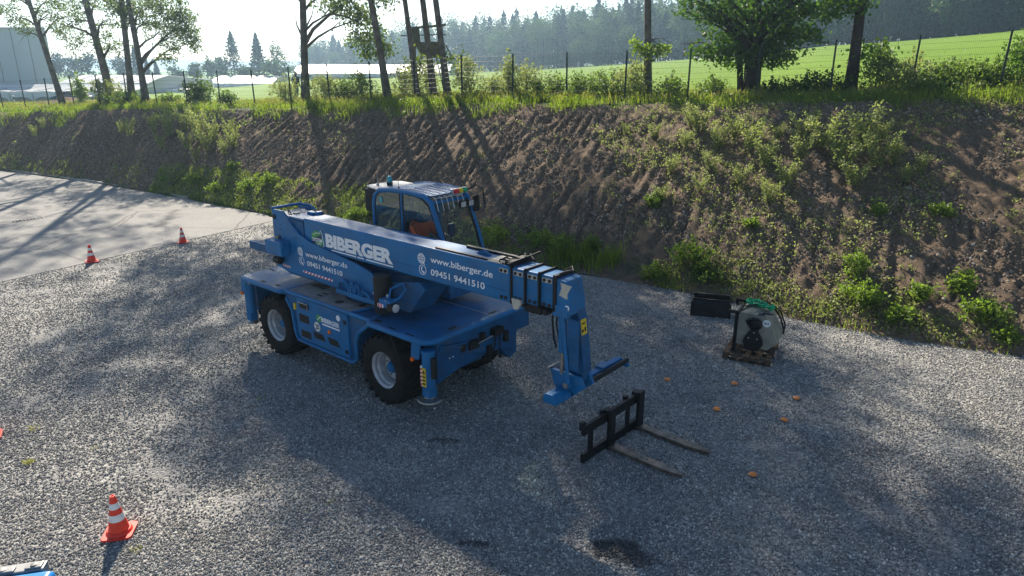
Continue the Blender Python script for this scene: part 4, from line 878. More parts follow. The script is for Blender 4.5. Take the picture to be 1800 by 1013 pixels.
# ------------------------------------------------------------------ people
def person(name, label, loc, rz, pose, clothes, head_c=None, hat=None, vest=None, scale=1.):
    """pose: dict joint -> (x,y,z) for pelvis, chest, neck, head, and L/R shoulder elbow wrist hip knee ankle toe (facing +x)"""
    J = pose; chains = [('pelvis', 'belly'), ('belly', 'chest'), ('chest', 'neck'), ('neck', 'head'), ('head', 'crown')]
    rad = dict(pelvis=.15, belly=.145, chest=.16, neck=.055, head=.092, crown=.075)
    for s in 'LR':
        chains += [('chest', 'sh' + s), ('sh' + s, 'el' + s), ('el' + s, 'wr' + s), ('wr' + s, 'ha' + s), ('pelvis', 'hi' + s), ('hi' + s, 'kn' + s), ('kn' + s, 'an' + s), ('an' + s, 'to' + s)]
        rad.update({'sh' + s: .07, 'el' + s: .05, 'wr' + s: .035, 'ha' + s: .035, 'hi' + s: .095, 'kn' + s: .065, 'an' + s: .05, 'to' + s: .045})
    names = list(rad); me = bpy.data.meshes.new(name)
    me.from_pydata([J[k] for k in names], [(names.index(a), names.index(b)) for a, b in chains], [])
    o = bpy.data.objects.new(name, me); link(o); me.materials.append(clothes)
    o.modifiers.new("skin", 'SKIN'); sub = o.modifiers.new("sub", 'SUBSURF'); sub.levels = sub.render_levels = 2
    if not me.skin_vertices: me.skin_vertices.new()
    for i, k in enumerate(names): me.skin_vertices[0].data[i].radius = (rad[k], rad[k])
    me.skin_vertices[0].data[0].use_root = True
    o.location = loc; o.rotation_euler = (0, 0, rz); o.scale = (scale,) * 3; tag(o, label, "person")
    # head skin and hair / hat, hands
    h = Vector(J['head']); c = Vector(J['crown']); up = (c - h).normalized()
    bm = nb(); bmesh.ops.create_uvsphere(bm, u_segments=16, v_segments=10, radius=.103, matrix=Matrix.Translation(h + up * .03) @ Matrix.Diagonal((1, .86, 1.22, 1)))
    bmesh.ops.create_cone(bm, segments=6, radius1=.018, radius2=.008, depth=.05, matrix=Matrix.Translation(h + Vector((.105, 0, .02))) @ Matrix.Rotation(R(90), 4, 'Y'))
    for s in (-1, 1): bmesh.ops.create_uvsphere(bm, u_segments=8, v_segments=6, radius=.022, matrix=Matrix.Translation(h + Vector((0, s * .092, .03))))
    obj("face", bm, M['skin'], o)
    bm = nb(); bmesh.ops.create_uvsphere(bm, u_segments=16, v_segments=10, radius=.115, matrix=Matrix.Translation(h + up * .055 + Vector((-.015, 0, .01))) @ Matrix.Diagonal((1, .9, 1.05, 1)))
    bmesh.ops.delete(bm, geom=[v for v in bm.verts if (v.co - h).z < .03 + (v.co - h).x * .4], context='VERTS')
    if hat: tube(bm, [h + Vector((.08, s * .05, .085)) for s in (-1, 1)] , .02, 6)
    obj("helmet" if hat else "hair", bm, hat or M['darkcloth'], o)
    for s in 'LR':
        w_ = Vector(J['wr' + s]); q = Vector(J['ha' + s]); d = (q - w_).normalized(); side = d.cross(Vector((0, 0, 1)))
        side = side.normalized() if side.length > .1 else Vector((0, 1, 0))
        bm = nb(); tube(bm, [w_ + d * .02, w_ + d * .05, w_ + d * .09], [.03, .042, .04], 8)
        for k in range(4):
            b0 = w_ + d * .09 + side * (k - 1.5) * .019; L = (.065, .078, .07, .05)[k]; tube(bm, [b0, b0 + d * L * .5, b0 + d * L * .8 - Vector((0, 0, .02))], [.01, .009, .007], 6)
        tube(bm, [w_ + d * .04 + side * .035, w_ + d * .075 + side * .06, w_ + d * .1 + side * .055], [.012, .011, .008], 6); obj("hand", bm, M['skin'], o)
    if vest:
        bm = nb(); pv, ch_ = Vector(J['belly']), Vector(J['chest'])
        ax = (ch_ - pv).normalized(); fr = Vector((0, 1, 0)).cross(ax)
        rings = []
        for t, (rx, ry) in ((-.16, (.165, .19)), (0, (.17, .2)), (.15, (.175, .22)), (.3, (.16, .24)), (.37, (.11, .17))):
            rings.append([bm.verts.new(pv + ax * t + fr * rx * cos(a) + Vector((0, 1, 0)) * ry * sin(a)) for a in [2 * pi * i / 20 for i in range(20)]])
        for a, b in zip(rings, rings[1:]):
            for j in range(20): bm.faces.new((a[j], a[(j + 1) % 20], b[(j + 1) % 20], b[j]))
        obj("vest", bm, vest, o)
        for s in 'LR':
            a, b = Vector(J['sh' + s]), Vector(J['el' + s]); bm = nb(); tube(bm, [a, a.lerp(b, .5), a.lerp(b, .95)], [.092, .078, .066], 10); obj("sleeve", bm, vest, o)
        bm = nb(); tube(bm, [pv + fr * .178 * cos(a) + Vector((0, 1, 0)) * .208 * sin(a) + ax * .04 for a in [2 * pi * i / 20 for i in range(20)]], .016, 5, closed=True); obj("reflective_band", bm, M['acgrey'], o)
    return o
sit = dict(pelvis=(0, 0, .10), belly=(.0, 0, .28), chest=(.06, 0, .48), neck=(.12, 0, .64), head=(.19, 0, .75), crown=(.22, 0, .84))
for s, k in ((1, 'L'), (-1, 'R')):
    sit.update({'sh' + k: (.09, s * .19, .55), 'el' + k: (.24, s * .27, .34), 'wr' + k: (.46, s * .18, .36), 'ha' + k: (.54, s * .16, .37), 'hi' + k: (.06, s * .1, .09), 'kn' + k: (.46, s * .14, .12), 'an' + k: (.5, s * .14, -.28), 'to' + k: (.62, s * .14, -.32)})
mw = Matrix.Translation((-2.70, 12.57, 0)) @ Matrix.Rotation(TH, 4, 'Z')
person("person", "driver in an orange high visibility vest seated inside the blue cab", mw @ Vector((.90, .42, 2.24)), TH + R(8), sit, M['darkcloth'], vest=M['vest'])
stand = dict(pelvis=(0, 0, .92), belly=(0, 0, 1.08), chest=(.02, 0, 1.3), neck=(.03, 0, 1.48), head=(.05, 0, 1.6), crown=(.05, 0, 1.69))
for s, k in ((1, 'L'), (-1, 'R')):
    stand.update({'sh' + k: (.02, s * .18, 1.40), 'el' + k: (.0, s * .25, 1.12), 'wr' + k: (.12, s * .22, .9), 'ha' + k: (.18, s * .2, .84), 'hi' + k: (0, s * .1, .88), 'kn' + k: (.02 + .05 * s, s * .11, .48), 'an' + k: (-.02 + .05 * s, s * .11, .07), 'to' + k: (.12 + .05 * s, s * .13, .03)})
pp_ = pix(520, 150, 41.0); pz = float(htop(pp_.x, pp_.y))
person("person", "worker in dark blue clothes and pale helmet standing in grass behind the fence", (pp_.x, pp_.y, pz), R(60), stand, M['bluecloth'], hat=M['conew'], vest=M['darkcloth'])

# ------------------------------------------------------------------ loose equipment on the gravel
fk = thing("pallet_fork_frame", "dark steel pallet fork attachment lying unhitched on the gravel, its tines flat on the ground", "pallet forks", (1.02, 8.74, 0), atan2(.74, .67))
bm = nb(); box(bm, 0, 1.57, -.03, .03, .45, .60); box(bm, 0, 1.57, -.03, .03, .0, .15); fr_ = obj("frame", bm, M['blkmetal'], fk, .008)
bm = nb(); box(bm, .16, .24, -.025, .025, .15, .45); obj("upright", bm, M['blkmetal'], fk, .006); bm = nb(); box(bm, 1.16, 1.22, -.025, .025, .15, .45); obj("upright", bm, M['blkmetal'], fk, .006)
for x0 in (.55, 1.36):
    bm = nb(); box(bm, x0, x0 + .15, -.105, -.045, .0, .66); box(bm, x0 + .01, x0 + .14, -.05, .06, .58, .64); sh = obj("fork_shank", bm, M['blkmetal'], fk, .01)
    bm = nb()
    T = [(x0, -.05), (x0 + .15, -.05), (x0 + .15, -.95), (x0 + .12, -1.22), (x0 + .095, -1.29), (x0 + .055, -1.29), (x0 + .03, -1.22), (x0, -.95)]
    prism(bm, T, 'xy', .022, .072); tn = obj("tine", bm, M['fork'], fk, .006)
    bm = nb()
    for yy in (-.62, -.72): cyl(bm, (x0 + .075, yy, .07), (x0 + .075, yy, .0745), .014, None, 10)
    obj("tine_hole", bm, M['black'], tn)
bm = nb(); box(bm, 1.14, 1.22, .02, .08, .52, .64); box(bm, .02, .10, .02, .08, .5, .63); box(bm, .5, .56, .02, .07, .55, .64); obj("hook", bm, M['blkmetal'], fk, .006)

bk = thing("black_trough", "low black rectangular attachment box standing on gravel beside the loaded pallet", "attachment box", (4.19, 15.03, 0), atan2(-.25, .81))
bm = nb(); prism(bm, [(0, 0), (.06, .34), (.12, .37), (.34, .38), (.38, 0)], 'yz', 0, .86); bo_ = obj("shell", bm, M['blkmetal'], bk, .015)
bm = nb(); box(bm, -.02, .02, -.01, .40, 0, .36); box(bm, .84, .88, -.01, .40, 0, .36); obj("end_plate", bm, M['blkmetal'], bk, .008)
bm = nb(); box(bm, .02, .84, .30, .38, .38, .47); box(bm, .02, .84, .12, .16, .37, .40); obj("back_rail", bm, M['black'], bk, .01)
bm = nb(); box(bm, .30, .52, .0, .035, .14, .155, Matrix.Rotation(0, 4, 'X')); prism(bm, [(.32, .1), (.56, .1), (.5, .2), (.42, .22), (.36, .18)], 'xz', .0, .03); box(bm, .34, .5, .1, .14, .37, .395); obj("mount_lug", bm, M['black'], bk, .005)

# pallet
pa = atan2(12.11 - 12.53, 4.96 - 4.19)
pal = thing("wooden_pallet", "weathered brown wooden pallet on the gravel under the beige machine", "pallet", (4.19, 12.53, 0), pa)
for j in range(3):
    bm = nb(); box(bm, .0, .9, j * .48, j * .48 + .1, .0, .022); 
    obj("bottom_board", bm, M['wood'], pal, .003)
for i in range(3):
    for j in range(3):
        bm = nb(); box(bm, .0 + i * .4, .1 + i * .4, j * .48, j * .48 + .1, .022, .10); obj("block", bm, M['wood'], pal, .004)
for j in range(3):
    bm = nb(); box(bm, 0, .9, j * .48, j * .48 + .1, .10, .122); obj("cross_board", bm, M['wood'], pal, .003)
for i in range(5):
    bm = nb(); box(bm, i * .2, i * .2 + .1 + .01 * (i % 2), -.01, 1.07, .122, .144); obj("deck_board", bm, M['wood'], pal, .003)
# beige machine on the pallet (drum mixer style attachment)
ma = thing("beige_attachment", "beige hydraulic attachment with black motor cover standing on the wooden pallet", "attachment", (4.36, 12.55, .144), pa + R(-1))
side = [(.06, .19), (.05, .80), (.57, .78), (.80, .30), (.66, .15), (.3, .17)]
bm = nb(); prism(bm, side, 'xz', .02, .07); mb = obj("side_panel", bm, M['beige'], ma, .008); bm = nb(); prism(bm, side, 'xz', .78, .83); obj("side_panel", bm, M['beige'], ma, .008)
bm = nb(); shell = [(.08, .82)] + [(.3 + .0 * i, .84) for i in (0,)] + [(.58, .80), (.83, .30), (.80, .27), (.56, .765), (.3, .80), (.08, .785)]
prism(bm, shell, 'xz', .07, .78); obj("curved_shell", bm, M['beige'], ma, .006)
bm = nb(); box(bm, .0, .07, -.0, .06, .0, .86); box(bm, .0, .07, .78, .85, .0, .86); box(bm, .0, .05, .06, .78, .72, .80); box(bm, .0, .05, .06, .78, .06, .14); fr2 = obj("mount_frame", bm, M['blkmetal'], ma, .01)
bm = nb()
for y in (-.0, .79): prism(bm, [(.0, .86), (-.14, .86), (-.16, .8), (-.14, .70), (-.10, .72), (-.1, .8), (.0, .8)], 'xz', y, y + .05)
obj("hook", bm, M['blkmetal'], fr2, .008)
bm = nb(); prism(bm, [(.28, .12), (.50, .12), (.58, .26), (.56, .36), (.48, .50), (.44, .56), (.36, .56), (.30, .50), (.22, .36), (.21, .26)], 'xz', -.07, .02); mc = obj("motor_cover", bm, M['black'], ma, .015)
bm = nb(); lathe(bm, [(.12, .02), (.13, -.03), (.09, -.07), (.04, -.08)], (.40, 0, .66), 'y', 20); tube(bm, [(.28, -.03, .64), (.24, -.05, .72), (.34, -.06, .78), (.46, -.04, .76)], .03, 8); obj("hydraulic_motor", bm, M['blkmetal'], ma)
bm = nb()
for x, z in ((.31, .38), (.47, .38), (.40, .5)): cyl(bm, (x, -.08, z), (x, -.07, z), .014, None, 8)
obj("bolt", bm, M['lens'], mc)
bm = nb(); disc(bm, .60, .70, .075, .012, thick=.004); obj("round_sticker", bm, M['white'], ma)
lettering("064", .555, .645, .68, .72, .007, M['navy'], ma, "sticker_number", .01)
bm = nb(); tube(bm, [(.08, -.0, .86), (.14, .02, .90), (.25, .3, .93), (.5, .7, .90), (.72, .84, .72), (.84, .82, .45), (.84, .7, .3)], .016, 8); tube(bm, [(.6, .86, .74), (.74, .87, .55), (.84, .8, .3)], .018, 8); obj("edge_hose", bm, M['black'], ma)
bm = nb()
for k in range(10): tube(bm, [(.5 + random.uniform(-.1, .1), .1 + random.uniform(-.04, .1), .83), (.56 + random.uniform(-.05, .1), .15, .86), (.62 + random.uniform(-.05, .08), .2, .83)], .012, 5)
for k in range(6): tube(bm, [(.12 + random.uniform(-.03, .1), .5 + random.uniform(-.04, .1), .83), (.2, .55, .87), (.26, .6, .83)], .012, 5)
obj("hose_ends", bm, M['darkcloth'], ma)
sl = thing("green_sling", "bright green lifting sling bundled on top of the beige attachment", "sling", ma.location + Vector((0, 0, .83)), pa)
bm = nb()
for k in range(9):
    pts = []; ph = random.uniform(0, 6); n_ = 14
    for i in range(n_):
        t = i / (n_ - 1); pts.append((.10 + .55 * t + random.uniform(-.02, .02), .62 - .22 * t + .10 * sin(ph + t * 7) + random.uniform(-.02, .02), .05 + .035 * sin(ph * 2 + t * 11) + .01 * k * .5))
    tube(bm, pts, .017, 5)
obj("strap", bm, M['rope'], sl)

# orange marker discs
bm = nb(); lathe(bm, [(.058, 0), (.058, .008), (.045, .022), (.02, .030), (.004, .032)], (0, 0, 0), 'z', 22)
me0 = None
spots = [((1173, 667), "orange marker disc on the gravel nearest the blue coupler"), ((1291, 674), "orange marker disc on the gravel just in front of the wooden pallet"),
         ((1400, 700), "orange marker disc on gravel, the rightmost of the six"), ((1260, 719), "orange marker disc on gravel midway between pallet and fork tines"),
         ((1379, 738), "orange marker disc on gravel just below the rightmost disc"), ((1323, 834), "orange marker disc on gravel, the one closest to the viewer, right of the fork tips")]
pk = tag(obj("marker_disc", bm, M['puck']), None, "marker", "orange discs laid out on the gravel")
for i, (q, lab) in enumerate(spots):
    o = pk if i == 0 else pk.copy()
    if i: COL.objects.link(o)
    o.location = gpix(*q, .03) + Vector((0, 0, -.002)); o['label'] = lab; o.rotation_euler = (R(random.uniform(-5, 5)), R(random.uniform(-5, 5)), random.uniform(0, 6)); o.scale = (.98,) * 3
# traffic cones
def make_cone():
    c = thing("traffic_cone", "", "traffic cone", group="red and white traffic cones on the yard")
    bm = nb(); prism(bm, rrect(-.17, .17, -.17, .17, .05, 3), 'xy', 0, .028); lathe(bm, [(.15, .028), (.135, .05), (.125, .06)], n=24, axis='z'); obj("base", bm, M['cone'], c, .004)
    H_ = .52; r = lambda z: .118 - (.118 - .028) * (z - .05) / (H_ - .05)
    bm = nb(); lathe(bm, [(r(.05), .05), (r(H_ - .02), H_ - .02), (r(H_), H_), (r(H_) - .01, H_), (r(H_) - .012, H_ - .04)], n=28, axis='z'); bd_ = obj("body", bm, M['cone'], c)
    for z0, z1 in ((.20, .285), (.355, .43)):
        bm = nb(); lathe(bm, [(r(z0) + .002, z0), (r(z1) + .002, z1)], n=28, axis='z', closed=False); obj("reflective_sleeve", bm, M['conew'], bd_)
    return c
c0 = make_cone()
cl = [((211, 938), 1.02, 12, "red and white traffic cone close to the viewer at lower left"), ((162, 461), 1.0, 40, "red and white traffic cone on the gravel edge, left one of two by the asphalt"),
      ((322, 427), .95, 25, "red and white cone on the gravel edge, nearer the telehandler's tail"), ((-19, 770), 1.0, 30, "traffic cone cut by the left border, only its red base corner showing")]
for i, (q, s, r, lab) in enumerate(cl):
    c = c0 if i == 0 else copy_tree(c0); c.location = gpix(*q) + Vector((0, 0, .015)); c.scale = (s,) * 3; c.rotation_euler = (0, 0, R(r)); c['label'] = lab

# corner of the second blue machine at lower left (top at about 2.4 m, resting on the ground)
pm = thing("parked_machine", "bright blue machine with grey bolted cover plate, only its top corner showing at lower left", "machine", (0, 0, 0))
zt = 2.3; q1 = gpix(100, 996, zt)
ang = atan2((gpix(78, 974, zt) - gpix(0, 985, zt)).y, (gpix(78, 974, zt) - gpix(0, 985, zt)).x)
pm.location = (q1.x, q1.y, 0); pm.rotation_euler = (0, 0, ang)
bm = nb(); box(bm, -1.6, .0, -1.5, .0, .5, zt); obj("body", bm, M['brightblue'], pm, .05, 4)
bm = nb(); box(bm, -1.5, -.085, -.0, .095, zt - .3, zt + .0); pl_ = obj("cover_plate", bm, M['lightgrey'], pm, .012)
bm = nb(); box(bm, -.20, -.10, .01, .075, zt, zt + .012); box(bm, -.40, -.26, .0, .06, zt, zt + .014); obj("raised_pad", bm, M['lightgrey'], pl_, .01)
bm = nb()
for x, y in ((-.15, .04), (-.33, .03)):
    lathe(bm, [(.02, zt + .01), (.02, zt + .018), (.012, zt + .019)], (x, y, 0), 'z', 16)
obj("bolt", bm, M['steel'], pl_)
for x, y in ((-1.4, -1.2), (-1.4, -.3), (-.35, -1.2), (-.35, -.3)):
    bm = nb(); lathe(bm, [(.12, -.12), (.3, -.14), (.36, -.1), (.36, .1), (.3, .14), (.12, .12)], (x, y, .36), 'y', 28); obj("wheel", bm, M['tyre'], pm)
bm = nb(); box(bm, -1.5, -.2, -1.25, -.2, .3, .55); obj("chassis", bm, M['blkmetal'], pm, .02)

# ------------------------------------------------------------------ raised hunting hide
hz = pix(755, 165, 44.0); hg = float(htop(hz.x, hz.y)); S_ = 44 / 1200.
hb = thing("hunting_hide", "small dark wooden raised hunting hide with a ladder behind the fence", "hunting hide", (hz.x, hz.y, hg), R(12))
bz = float(pix(750, 103, 44).z) - hg; tz = float(pix(750, 50, 44).z) - hg
bm = nb(); prism(bm, [(-1.0, tz - .15), (-.55, tz - .1), (-.5, tz - .9), (.85, tz - .85), (.95, bz + .3), (.7, bz), (-.35, bz + .1), (-.85, bz + .9)], 'xz', -.55, .55); obj("cabin", bm, M['woodgrey'], hb, .01)
bm = nb(); prism(bm, [(-1.2, tz - .12), (1.1, tz + .08), (1.1, tz + .16), (-1.2, tz - .05)], 'xz', -.75, .75); obj("roof", bm, M['woodgrey'], hb)
for x in (-.85, .9):
    for y in (-.6, .6):
        bm = nb(); tube(bm, [(x * 1.25, y * 1.3, -.2), (x, y, bz + .3), (x * .95, y * .95, tz - .05)], .05, 6); obj("leg", bm, M['woodgrey'], hb)
bm = nb(); tube(bm, [(-1.7, -.6, bz + 1.3), (1.1, -.6, bz + 1.4)], .04, 6); tube(bm, [(-.8, -.62, bz), (.2, -.62, 1.2)], .035, 6); obj("brace", bm, M['woodgrey'], hb)
bm = nb()
for x in (.35, .8): tube(bm, [(x + .5, -1.2, -.1), (x, -.65, bz + .5)], .035, 6)
for k in range(8):
    t = (k + .5) / 8; x = .5 * (1 - t); y = -1.2 + .55 * t; z = (bz + .5) * t; tube(bm, [(.35 + x, y, z), (.8 + x, y, z)], .025, 5)
obj("ladder", bm, M['woodgrey'], hb)

# ------------------------------------------------------------------ buildings and car far left
def gz(x, y): return float(htop(x, y))
wc = pix(75, 52, 95); wl = pix(-420, 24, 90)
wh = thing("warehouse", "large pale grey windowless warehouse at the far left", "warehouse", (wc.x, wc.y, gz(wc.x, wc.y) - .3))
d = Vector((wl.x - wc.x, wl.y - wc.y, 0)); dn = d.normalized(); bk_ = Vector((wc.x - 6, wc.y, 0)).normalized()
top = wc.z - gz(wc.x, wc.y) + .3
bm = nb(); c4 = [Vector((0, 0, 0)), d, d + bk_ * 12, bk_ * 12]; prism(bm, [(v.x, v.y) for v in c4], 'xy', 0, top); obj("walls", bm, M['shed'], wh, smooth=0)
bm = nb(); o2 = [-dn * .3 - bk_ * .3, d + dn * .3 - bk_ * .3, d + dn * .3 + bk_ * 12.3, -dn * .3 + bk_ * 12.3]; prism(bm, [(v.x, v.y) for v in o2], 'xy', top, top + .25); obj("roof_edge", bm, M['acgrey'], wh, smooth=0)
bm = nb()
for k in range(1, 16):
    q = d * (k / 16.) - bk_ * .02; box(bm, q.x - .04, q.x + .04, q.y - .03, q.y + .03, .1, top - .05)
obj("cladding_joint", bm, M['lightgrey'], wh)
bm = nb(); q = -dn * .1; box(bm, q.x - .15, q.x + .15, q.y - .15, q.y + .15, 0, top - .1); obj("corner_flashing", bm, M['acgrey'], wh)

def poly_tunnel(label, px0, px1, z, ytop, rise, bays, depth=26, hip=False):
    a, b = pix(px0, ytop, z), pix(px1, ytop, z); g = gz((a.x + b.x) / 2, a.y) - .2; H_ = a.z - g
    t = thing("polytunnel", label, "polytunnel", (a.x, a.y, g), 0, None); L = b.x - a.x; ew = H_ - rise
    bm = nb(); n_ = bays * 10; prev = None
    for i in range(n_ + 1):
        u = i / n_; x = L * u; sc = .55 * (1 - abs(sin(pi * u * bays)) ** .6)  # scalloped lower film edge
        bot = max(.1, ew - .6 + (.0 if hip else -sc * 1.0))
        row = [bm.verts.new((x + (6 * (-1 if u < .5 else 1) * (abs(u - .5) * 2) ** 8 if hip else 0), 0, bot)), bm.verts.new((x, .4, ew + .1 * sin(pi * u * bays) ** 2)), bm.verts.new((x, 4, H_ - .5)), bm.verts.new((x, min(8, depth - .5), H_)), bm.verts.new((x, depth, H_ - 1.0)), bm.verts.new((x, depth + .5, .2))]
        if prev:
            for p, q, r_, s_ in zip(prev, prev[1:], row[1:], row): bm.faces.new((p, q, r_, s_))
        prev = row
    obj("film_roof", bm, M['film'], t)
    bm = nb()
    for i in range(bays + 1): tube(bm, [(L * i / bays, .05, 0), (L * i / bays, .1, ew)], .06, 5)
    for i in range(1, bays): tube(bm, [(L * i / bays, .38, ew + .02), (L * i / bays, 4, H_ - .46), (L * i / bays, 8, H_ + .03)], .05, 5)
    obj("hoop_frame", bm, M['acgrey'], t)
    bm = nb()
    for x in (0, L): prism(bm, [(0.1, 0), (.4, ew - .1), (4, H_ - .6), (8, H_ - .1), (depth, H_ - 1.1), (depth, 0)], 'yz', x - .03, x + .03)
    obj("gable_end", bm, M['acgrey'], t); bm = nb(); box(bm, 0, L, .6, .7, 0, ew - .3); obj("side_wall", bm, M['lightgrey'], t)
poly_tunnel("long white polytunnel with a scalloped lower edge in the middle background", 512, 790, 150, 113, 2.0, 9)
poly_tunnel("white polytunnel roof right of the warehouse behind the leaning trees", 96, 255, 112, 133, 1.2, 6)
poly_tunnel("low white polytunnel directly in front of the warehouse", -150, 215, 84, 150, .8, 9, 6)
poly_tunnel("small low white polytunnel between the bush and the two conifers", 362, 476, 150, 134, 1.6, 4)
poly_tunnel("grey white polytunnel just right of the one behind the leaning trees", 250, 325, 118, 152, .6, 3, 12)

# car half hidden behind the mound
cz_ = 80.; cq_ = pix(126, 172, cz_); car = thing("parked_car", "dark blue estate car parked beyond the dirt mound at far left", "car", (cq_.x, cq_.y, gz(cq_.x, cq_.y)), R(-6))
body = [(-2.1, .35), (-2.15, .75), (-1.5, .92), (-.9, .98), (1.6, 1.0), (2.1, .9), (2.15, .4)]
bm = nb(); prism(bm, body, 'xz', -.85, .85); obj("body", bm, M['carblue'], car, .06)
bm = nb(); prism(bm, [(-1.15, .95), (-.5, 1.42), (.2, 1.5), (1.5, 1.45), (2.0, .98)], 'xz', -.72, .72); obj("roof", bm, M['carblue'], car, .05)
bm = nb()
for pts in ([(-1.0, .98), (-.48, 1.36), (-.1, 1.4), (-.1, 1.0)], [(0, 1.0), (0, 1.41), (.8, 1.41), (.8, 1.0)], [(.9, 1.0), (.9, 1.4), (1.4, 1.37), (1.75, 1.0)]): prism(bm, pts, 'xz', -.735, .735)
obj("window", bm, M['carglass'], car)
for x in (-1.35, 1.35):
    for y in (-.8, .8):
        bm = nb(); lathe(bm, [(.2, -.1), (.32, -.1), (.32, .1), (.2, .1)], (x, y, .32), 'y', 20); obj("wheel", bm, M['tyre'], car)
bm = nb(); box(bm, -2.17, -2.1, -.7, -.45, .62, .75); box(bm, -2.17, -2.1, .45, .7, .62, .75); obj("headlight", bm, M['lens'], car)
# roadside marker posts
for i, (px, py, zz, lab) in enumerate(((28, 192, 60, "short white roadside marker post on the verge at far left"),)):
    q = pix(px, py, zz); o = thing("marker_post", lab, "marker post", (q.x, q.y, gz(q.x, q.y)))
    bm = nb(); prism(bm, [(-.06, 0), (.06, 0), (.06, .95), (0, 1.02), (-.06, .95)], 'xz', -.04, .04); obj("post", bm, M['white'], o)
    bm = nb(); box(bm, -.062, .062, -.042, .042, .7, .85); obj("black_band", bm, M['black'], o)

# ------------------------------------------------------------------ foliage tools
def leaf_arrays(P, size, flat=.0, droop=0., asp=.62):
    """one diamond leaf per point"""
    n = len(P); d = rng.normal(size=(n, 3)); d[:, 2] -= droop; d /= np.linalg.norm(d, axis=1)[:, None]
    r = rng.normal(size=(n, 3)); r[:, 2] += flat; s = np.cross(d, r); s /= np.linalg.norm(s, axis=1)[:, None] + 1e-9
    L = size * rng.uniform(.6, 1.35, n)[:, None]
    V = np.stack([P - d * L * .5, P + s * L * asp * .5 - d * L * .05, P + d * L * .5, P - s * L * asp * .5 - d * L * .05], 1).reshape(-1, 3)
    return V, np.arange(n * 4).reshape(-1, 4)
def clump_points(centres, radii, per):
    out = []
    for c, r, k in zip(centres, radii, per):
        q = rng.normal(size=(k, 3)) * .55; out.append(np.asarray(c) + q * np.asarray(r))
    return np.concatenate(out)
def blob_clumps(blobs, clump=.55, dens=1.):
    """blobs (cx,cy,cz,rx,ry,rz,nclumps) -> clump centres spread towards the shell"""
    C_ = []
    for cx, cy, cz, rx, ry, rz, n in blobs:
        q = rng.normal(size=(n, 3)); q /= np.linalg.norm(q, axis=1)[:, None]; q *= (rng.random(n) ** .45)[:, None]
        C_.append(np.stack([cx + q[:, 0] * rx, cy + q[:, 1] * ry, cz + q[:, 2] * rz], 1))
    return np.concatenate(C_)
def tree(name, label, base, top, r0, blobs, leaf='leafA', bark='bark', leafsize=.16, per=34, clump=.55, branches=(), group=None, trunk_top=None, cat="tree", nbr=14, bend=.13):
    t = thing(name, label, cat, base, 0, group); B = Vector(base); T = Vector(top) - B
    bm = nb(); n_ = 9; ph = random.uniform(0, 6); pts = []
    for i in range(n_):
        k = i / (n_ - 1); pts.append(Vector((T.x * k + bend * sin(ph + k * 4) * k * (1 - k * .3), T.y * k + bend * cos(ph + k * 5) * k, T.z * k - (.3 if i == 0 else 0))))
    rs = [r0 * (1.35 if i == 0 else 1) * (1 - .72 * (i / (n_ - 1)) ** 1.1) for i in range(n_)]
    tube(bm, pts, rs, 12); obj("trunk", bm, M[bark], t)
    C_ = blob_clumps(blobs) if blobs else np.zeros((0, 3))
    def on_trunk(z):
        k = min(max(z / T.z, 0), 1); i = min(int(k * (n_ - 1)), n_ - 2); f = k * (n_ - 1) - i; return pts[i].lerp(pts[i + 1], f), rs[i] * (1 - f) + rs[i + 1] * f
    bm = nb(); idx = rng.permutation(len(C_))[:nbr] if len(C_) else []
    for i in idx:
        c = Vector(C_[i]); z0 = max(T.z * .12, c.z - (Vector((c.x, c.y, 0)) - Vector((T.x * .5, T.y * .5, 0))).length * random.uniform(.5, .9)); z0 = min(z0, T.z * .97)
        p0, rr = on_trunk(z0); mid = p0.lerp(c, .5) + Vector((random.uniform(-.3, .3), random.uniform(-.3, .3), random.uniform(.0, .5)))
        tube(bm, [p0, p0.lerp(mid, .5) + Vector((0, 0, .1)), mid, mid.lerp(c, .6), c], [rr * .45, rr * .36, rr * .25, rr * .15, rr * .06], 6)
        for _ in range(2):
            e = c + Vector((random.gauss(0, .4), random.gauss(0, .4), random.gauss(0, .3))); tube(bm, [mid, mid.lerp(e, .5) + Vector((0, 0, .15)), e], [rr * .16, rr * .1, rr * .03], 5)
    for br in branches:
        pb = [Vector(q) - B for q in br[0]]; tube(bm, pb, [br[1] * (1 - .8 * i / (len(pb) - 1)) for i in range(len(pb))], 7)
    if len(bm.verts): obj("branches", bm, M[bark], t)
    else: bm.free()
    if len(C_):
        P = clump_points(C_, [(clump * random.uniform(.6, 1.4),) * 2 + (clump * random.uniform(.4, .9),) for _ in C_], [int(per * random.uniform(.5, 1.5)) for _ in C_])
        V, F = leaf_arrays(P, leafsize, .3, .3); npmesh("crown", V, F, M[leaf], t)
    return t
# ------------------------------------------------------------------ trees by the fence
def onfence(px, dz_=1.5, y=170):
    """ground point behind the fence seen in column px; dz_ metres past the fence line"""
    u = (px - 900) / 1200 * .957; Y = 30.8 / (1 + .482 * u) + dz_; X = u * Y; return Vector((X, Y, float(htop(X, Y))))
def vert_at(px, p, h):  # world x for a column px at height h above, at the same Y as p
    z = p.y * cp + (CAM_H - (p.z + h)) * sp_; return (px - 900) / 1200 * z
def T(label, pxb, pxt, hgt, r0, blobs, dzf=1.5, htf=4.5, **k):
    b = onfence(pxb, dzf); xb = vert_at(pxb, b, 0); b.x = xb; xt = vert_at(pxt, b, CAM_H + .1 * b.y - b.z)   # x at the frame's top edge
    hh = CAM_H + .1 * b.y - b.z; lean = (xt - xb) / hh; top = Vector((b.x + lean * hgt, b.y + random.uniform(-.4, .4), b.z + hgt))
    return tree(k.pop('name', 'ash_tree'), label, b, top, r0, blobs, **k)
